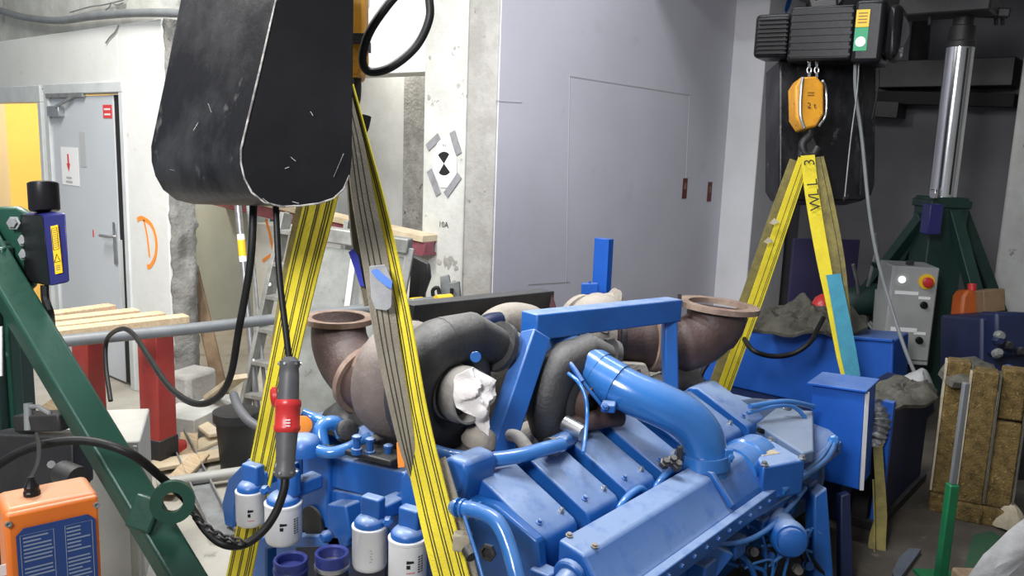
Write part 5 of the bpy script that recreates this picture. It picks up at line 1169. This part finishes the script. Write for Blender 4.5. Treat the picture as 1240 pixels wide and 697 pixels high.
# lettering on the leg, reading upwards
pa, pb = at(986,247,5.0), at(979,196,5.04); up_ = (pb-pa).normalized(); sd_ = (R - up_*R.dot(up_)).normalized()
for k_, ch_ in enumerate('WLL 3'):
    if ch_ != ' ': b = MB(); text_mesh(b, ch_, pa.lerp(pb,.02+.24*k_)-F*.02, up_, -sd_, .095); obj('printed_letter', b, 'web_line', lgr)
for px, py in ((938,268),(931,291)): obj('frayed_tab', MB().prism([at(px-6,py+2,5.1),at(px,py-4,5.1),at(px+6,py+1,5.1),at(px-2,py+4,5.1)], F*.01), 'fibre_edge', t)
# loose cables on the right
tag(obj('pendant_cable', MB().tube(spl(apx([(1036,74,5.05),(1036,110,5.05),(1044,170,5.05),(1052,250,5.0),(1062,310,4.95),(1078,368,4.9),(1095,420,4.8),(1108,452,4.75)]),6), .011, 8), 'pvc_grey'), 'grey pendant cable hanging from the far hoist to the navy cabinet', 'cable')
tag(obj('thin_rope', MB().tube(spl(apx([(1040,76,5.03),(1038,110,5.03),(1030,170,5.03),(1023,238,5.03)]),6), .004, 6), 'galv'), 'thin pale cord dangling in front of the far chain container', 'cord')
tag(obj('dangling_wire', MB().tube(spl(apx([(1064,84,5.03),(1063,108,5.05),(1056,145,5.1)]),6), .006, 6), 'rubber'), 'short dark wire hanging under the end of the far hoist', 'wire')
# blue post by the lavender wall
a = at(731,300,5.25); zb_ = at(731,288,5.25).z
t = thing('blue_post', (a.x,a.y,0), 'slim blue steel post with clamp standing before the pale lavender wall', 'post')
obj('post_channel', MB().obox((a.x,a.y,zb_/2), .06,.11,zb_, rotz(0)), 'blue_tank', t, bevel=.005)
obj('post_lip', MB().obox((a.x-.03,a.y-.05,zb_/2), .012,.02,zb_), 'blue_tank', t)
cl_ = obj('post_clamp', MB().bar(at(704,349,5.2), at(724,349,5.2), .05,.07), 'blue_tank', t, bevel=.006)
obj('clamp_screw', MB().cyl(at(708,356,5.18), at(708,372,5.18), .008, 8), 'blue_tank', cl_)
obj('clamp_screw', MB().cyl(at(714,340,5.18), at(714,349,5.18), .008, 8), 'blue_tank', cl_)
# tools at the pillar base
t = thing('tool_stand', on(545,470,Z=0), 'grey clamp stand with dark rods at the foot of the white pillar', 'stand')
obj('stand_head', MB().prism([at(x,y,5.0) for x,y in ((533,334),(543,332),(545,342),(556,340),(558,362),(534,366))], F*.08), 'galv', t, bevel=.006)
obj('stand_hole', MB().bar(at(545,352,4.99), at(549,352,4.99), .02,.03), 'black_gap', t)
obj('stand_clip', MB().tube(spl(apx([(526,364,4.98),(524,352,4.98),(530,348,4.98),(532,356,4.98)]),4), .012, 8), 'steel_dark', t)
for x0, x1, m_ in ((530,520,'steel_dark'),(538,538,'galv'),(552,552,'galv'),(565,575,'maroon_dark'),(572,588,'steel_dark'),(580,600,'steel_dark'),(558,545,'rubber')):
    p0 = at(x0,362,5.0); obj('stand_rod', MB().cyl(p0, on(x1,505,Z=0), .016, 8), m_, t)
obj('stand_board', MB().prism([at(x,y,5.1) for x,y in ((538,370),(556,368),(560,470),(536,470))], F*.02), 'tarp_grey', t)
obj('red_tape', MB().prism([at(x,y,5.08) for x,y in ((539,383),(545,383),(545,390),(539,390))], F*.01), 'red_plastic', t)
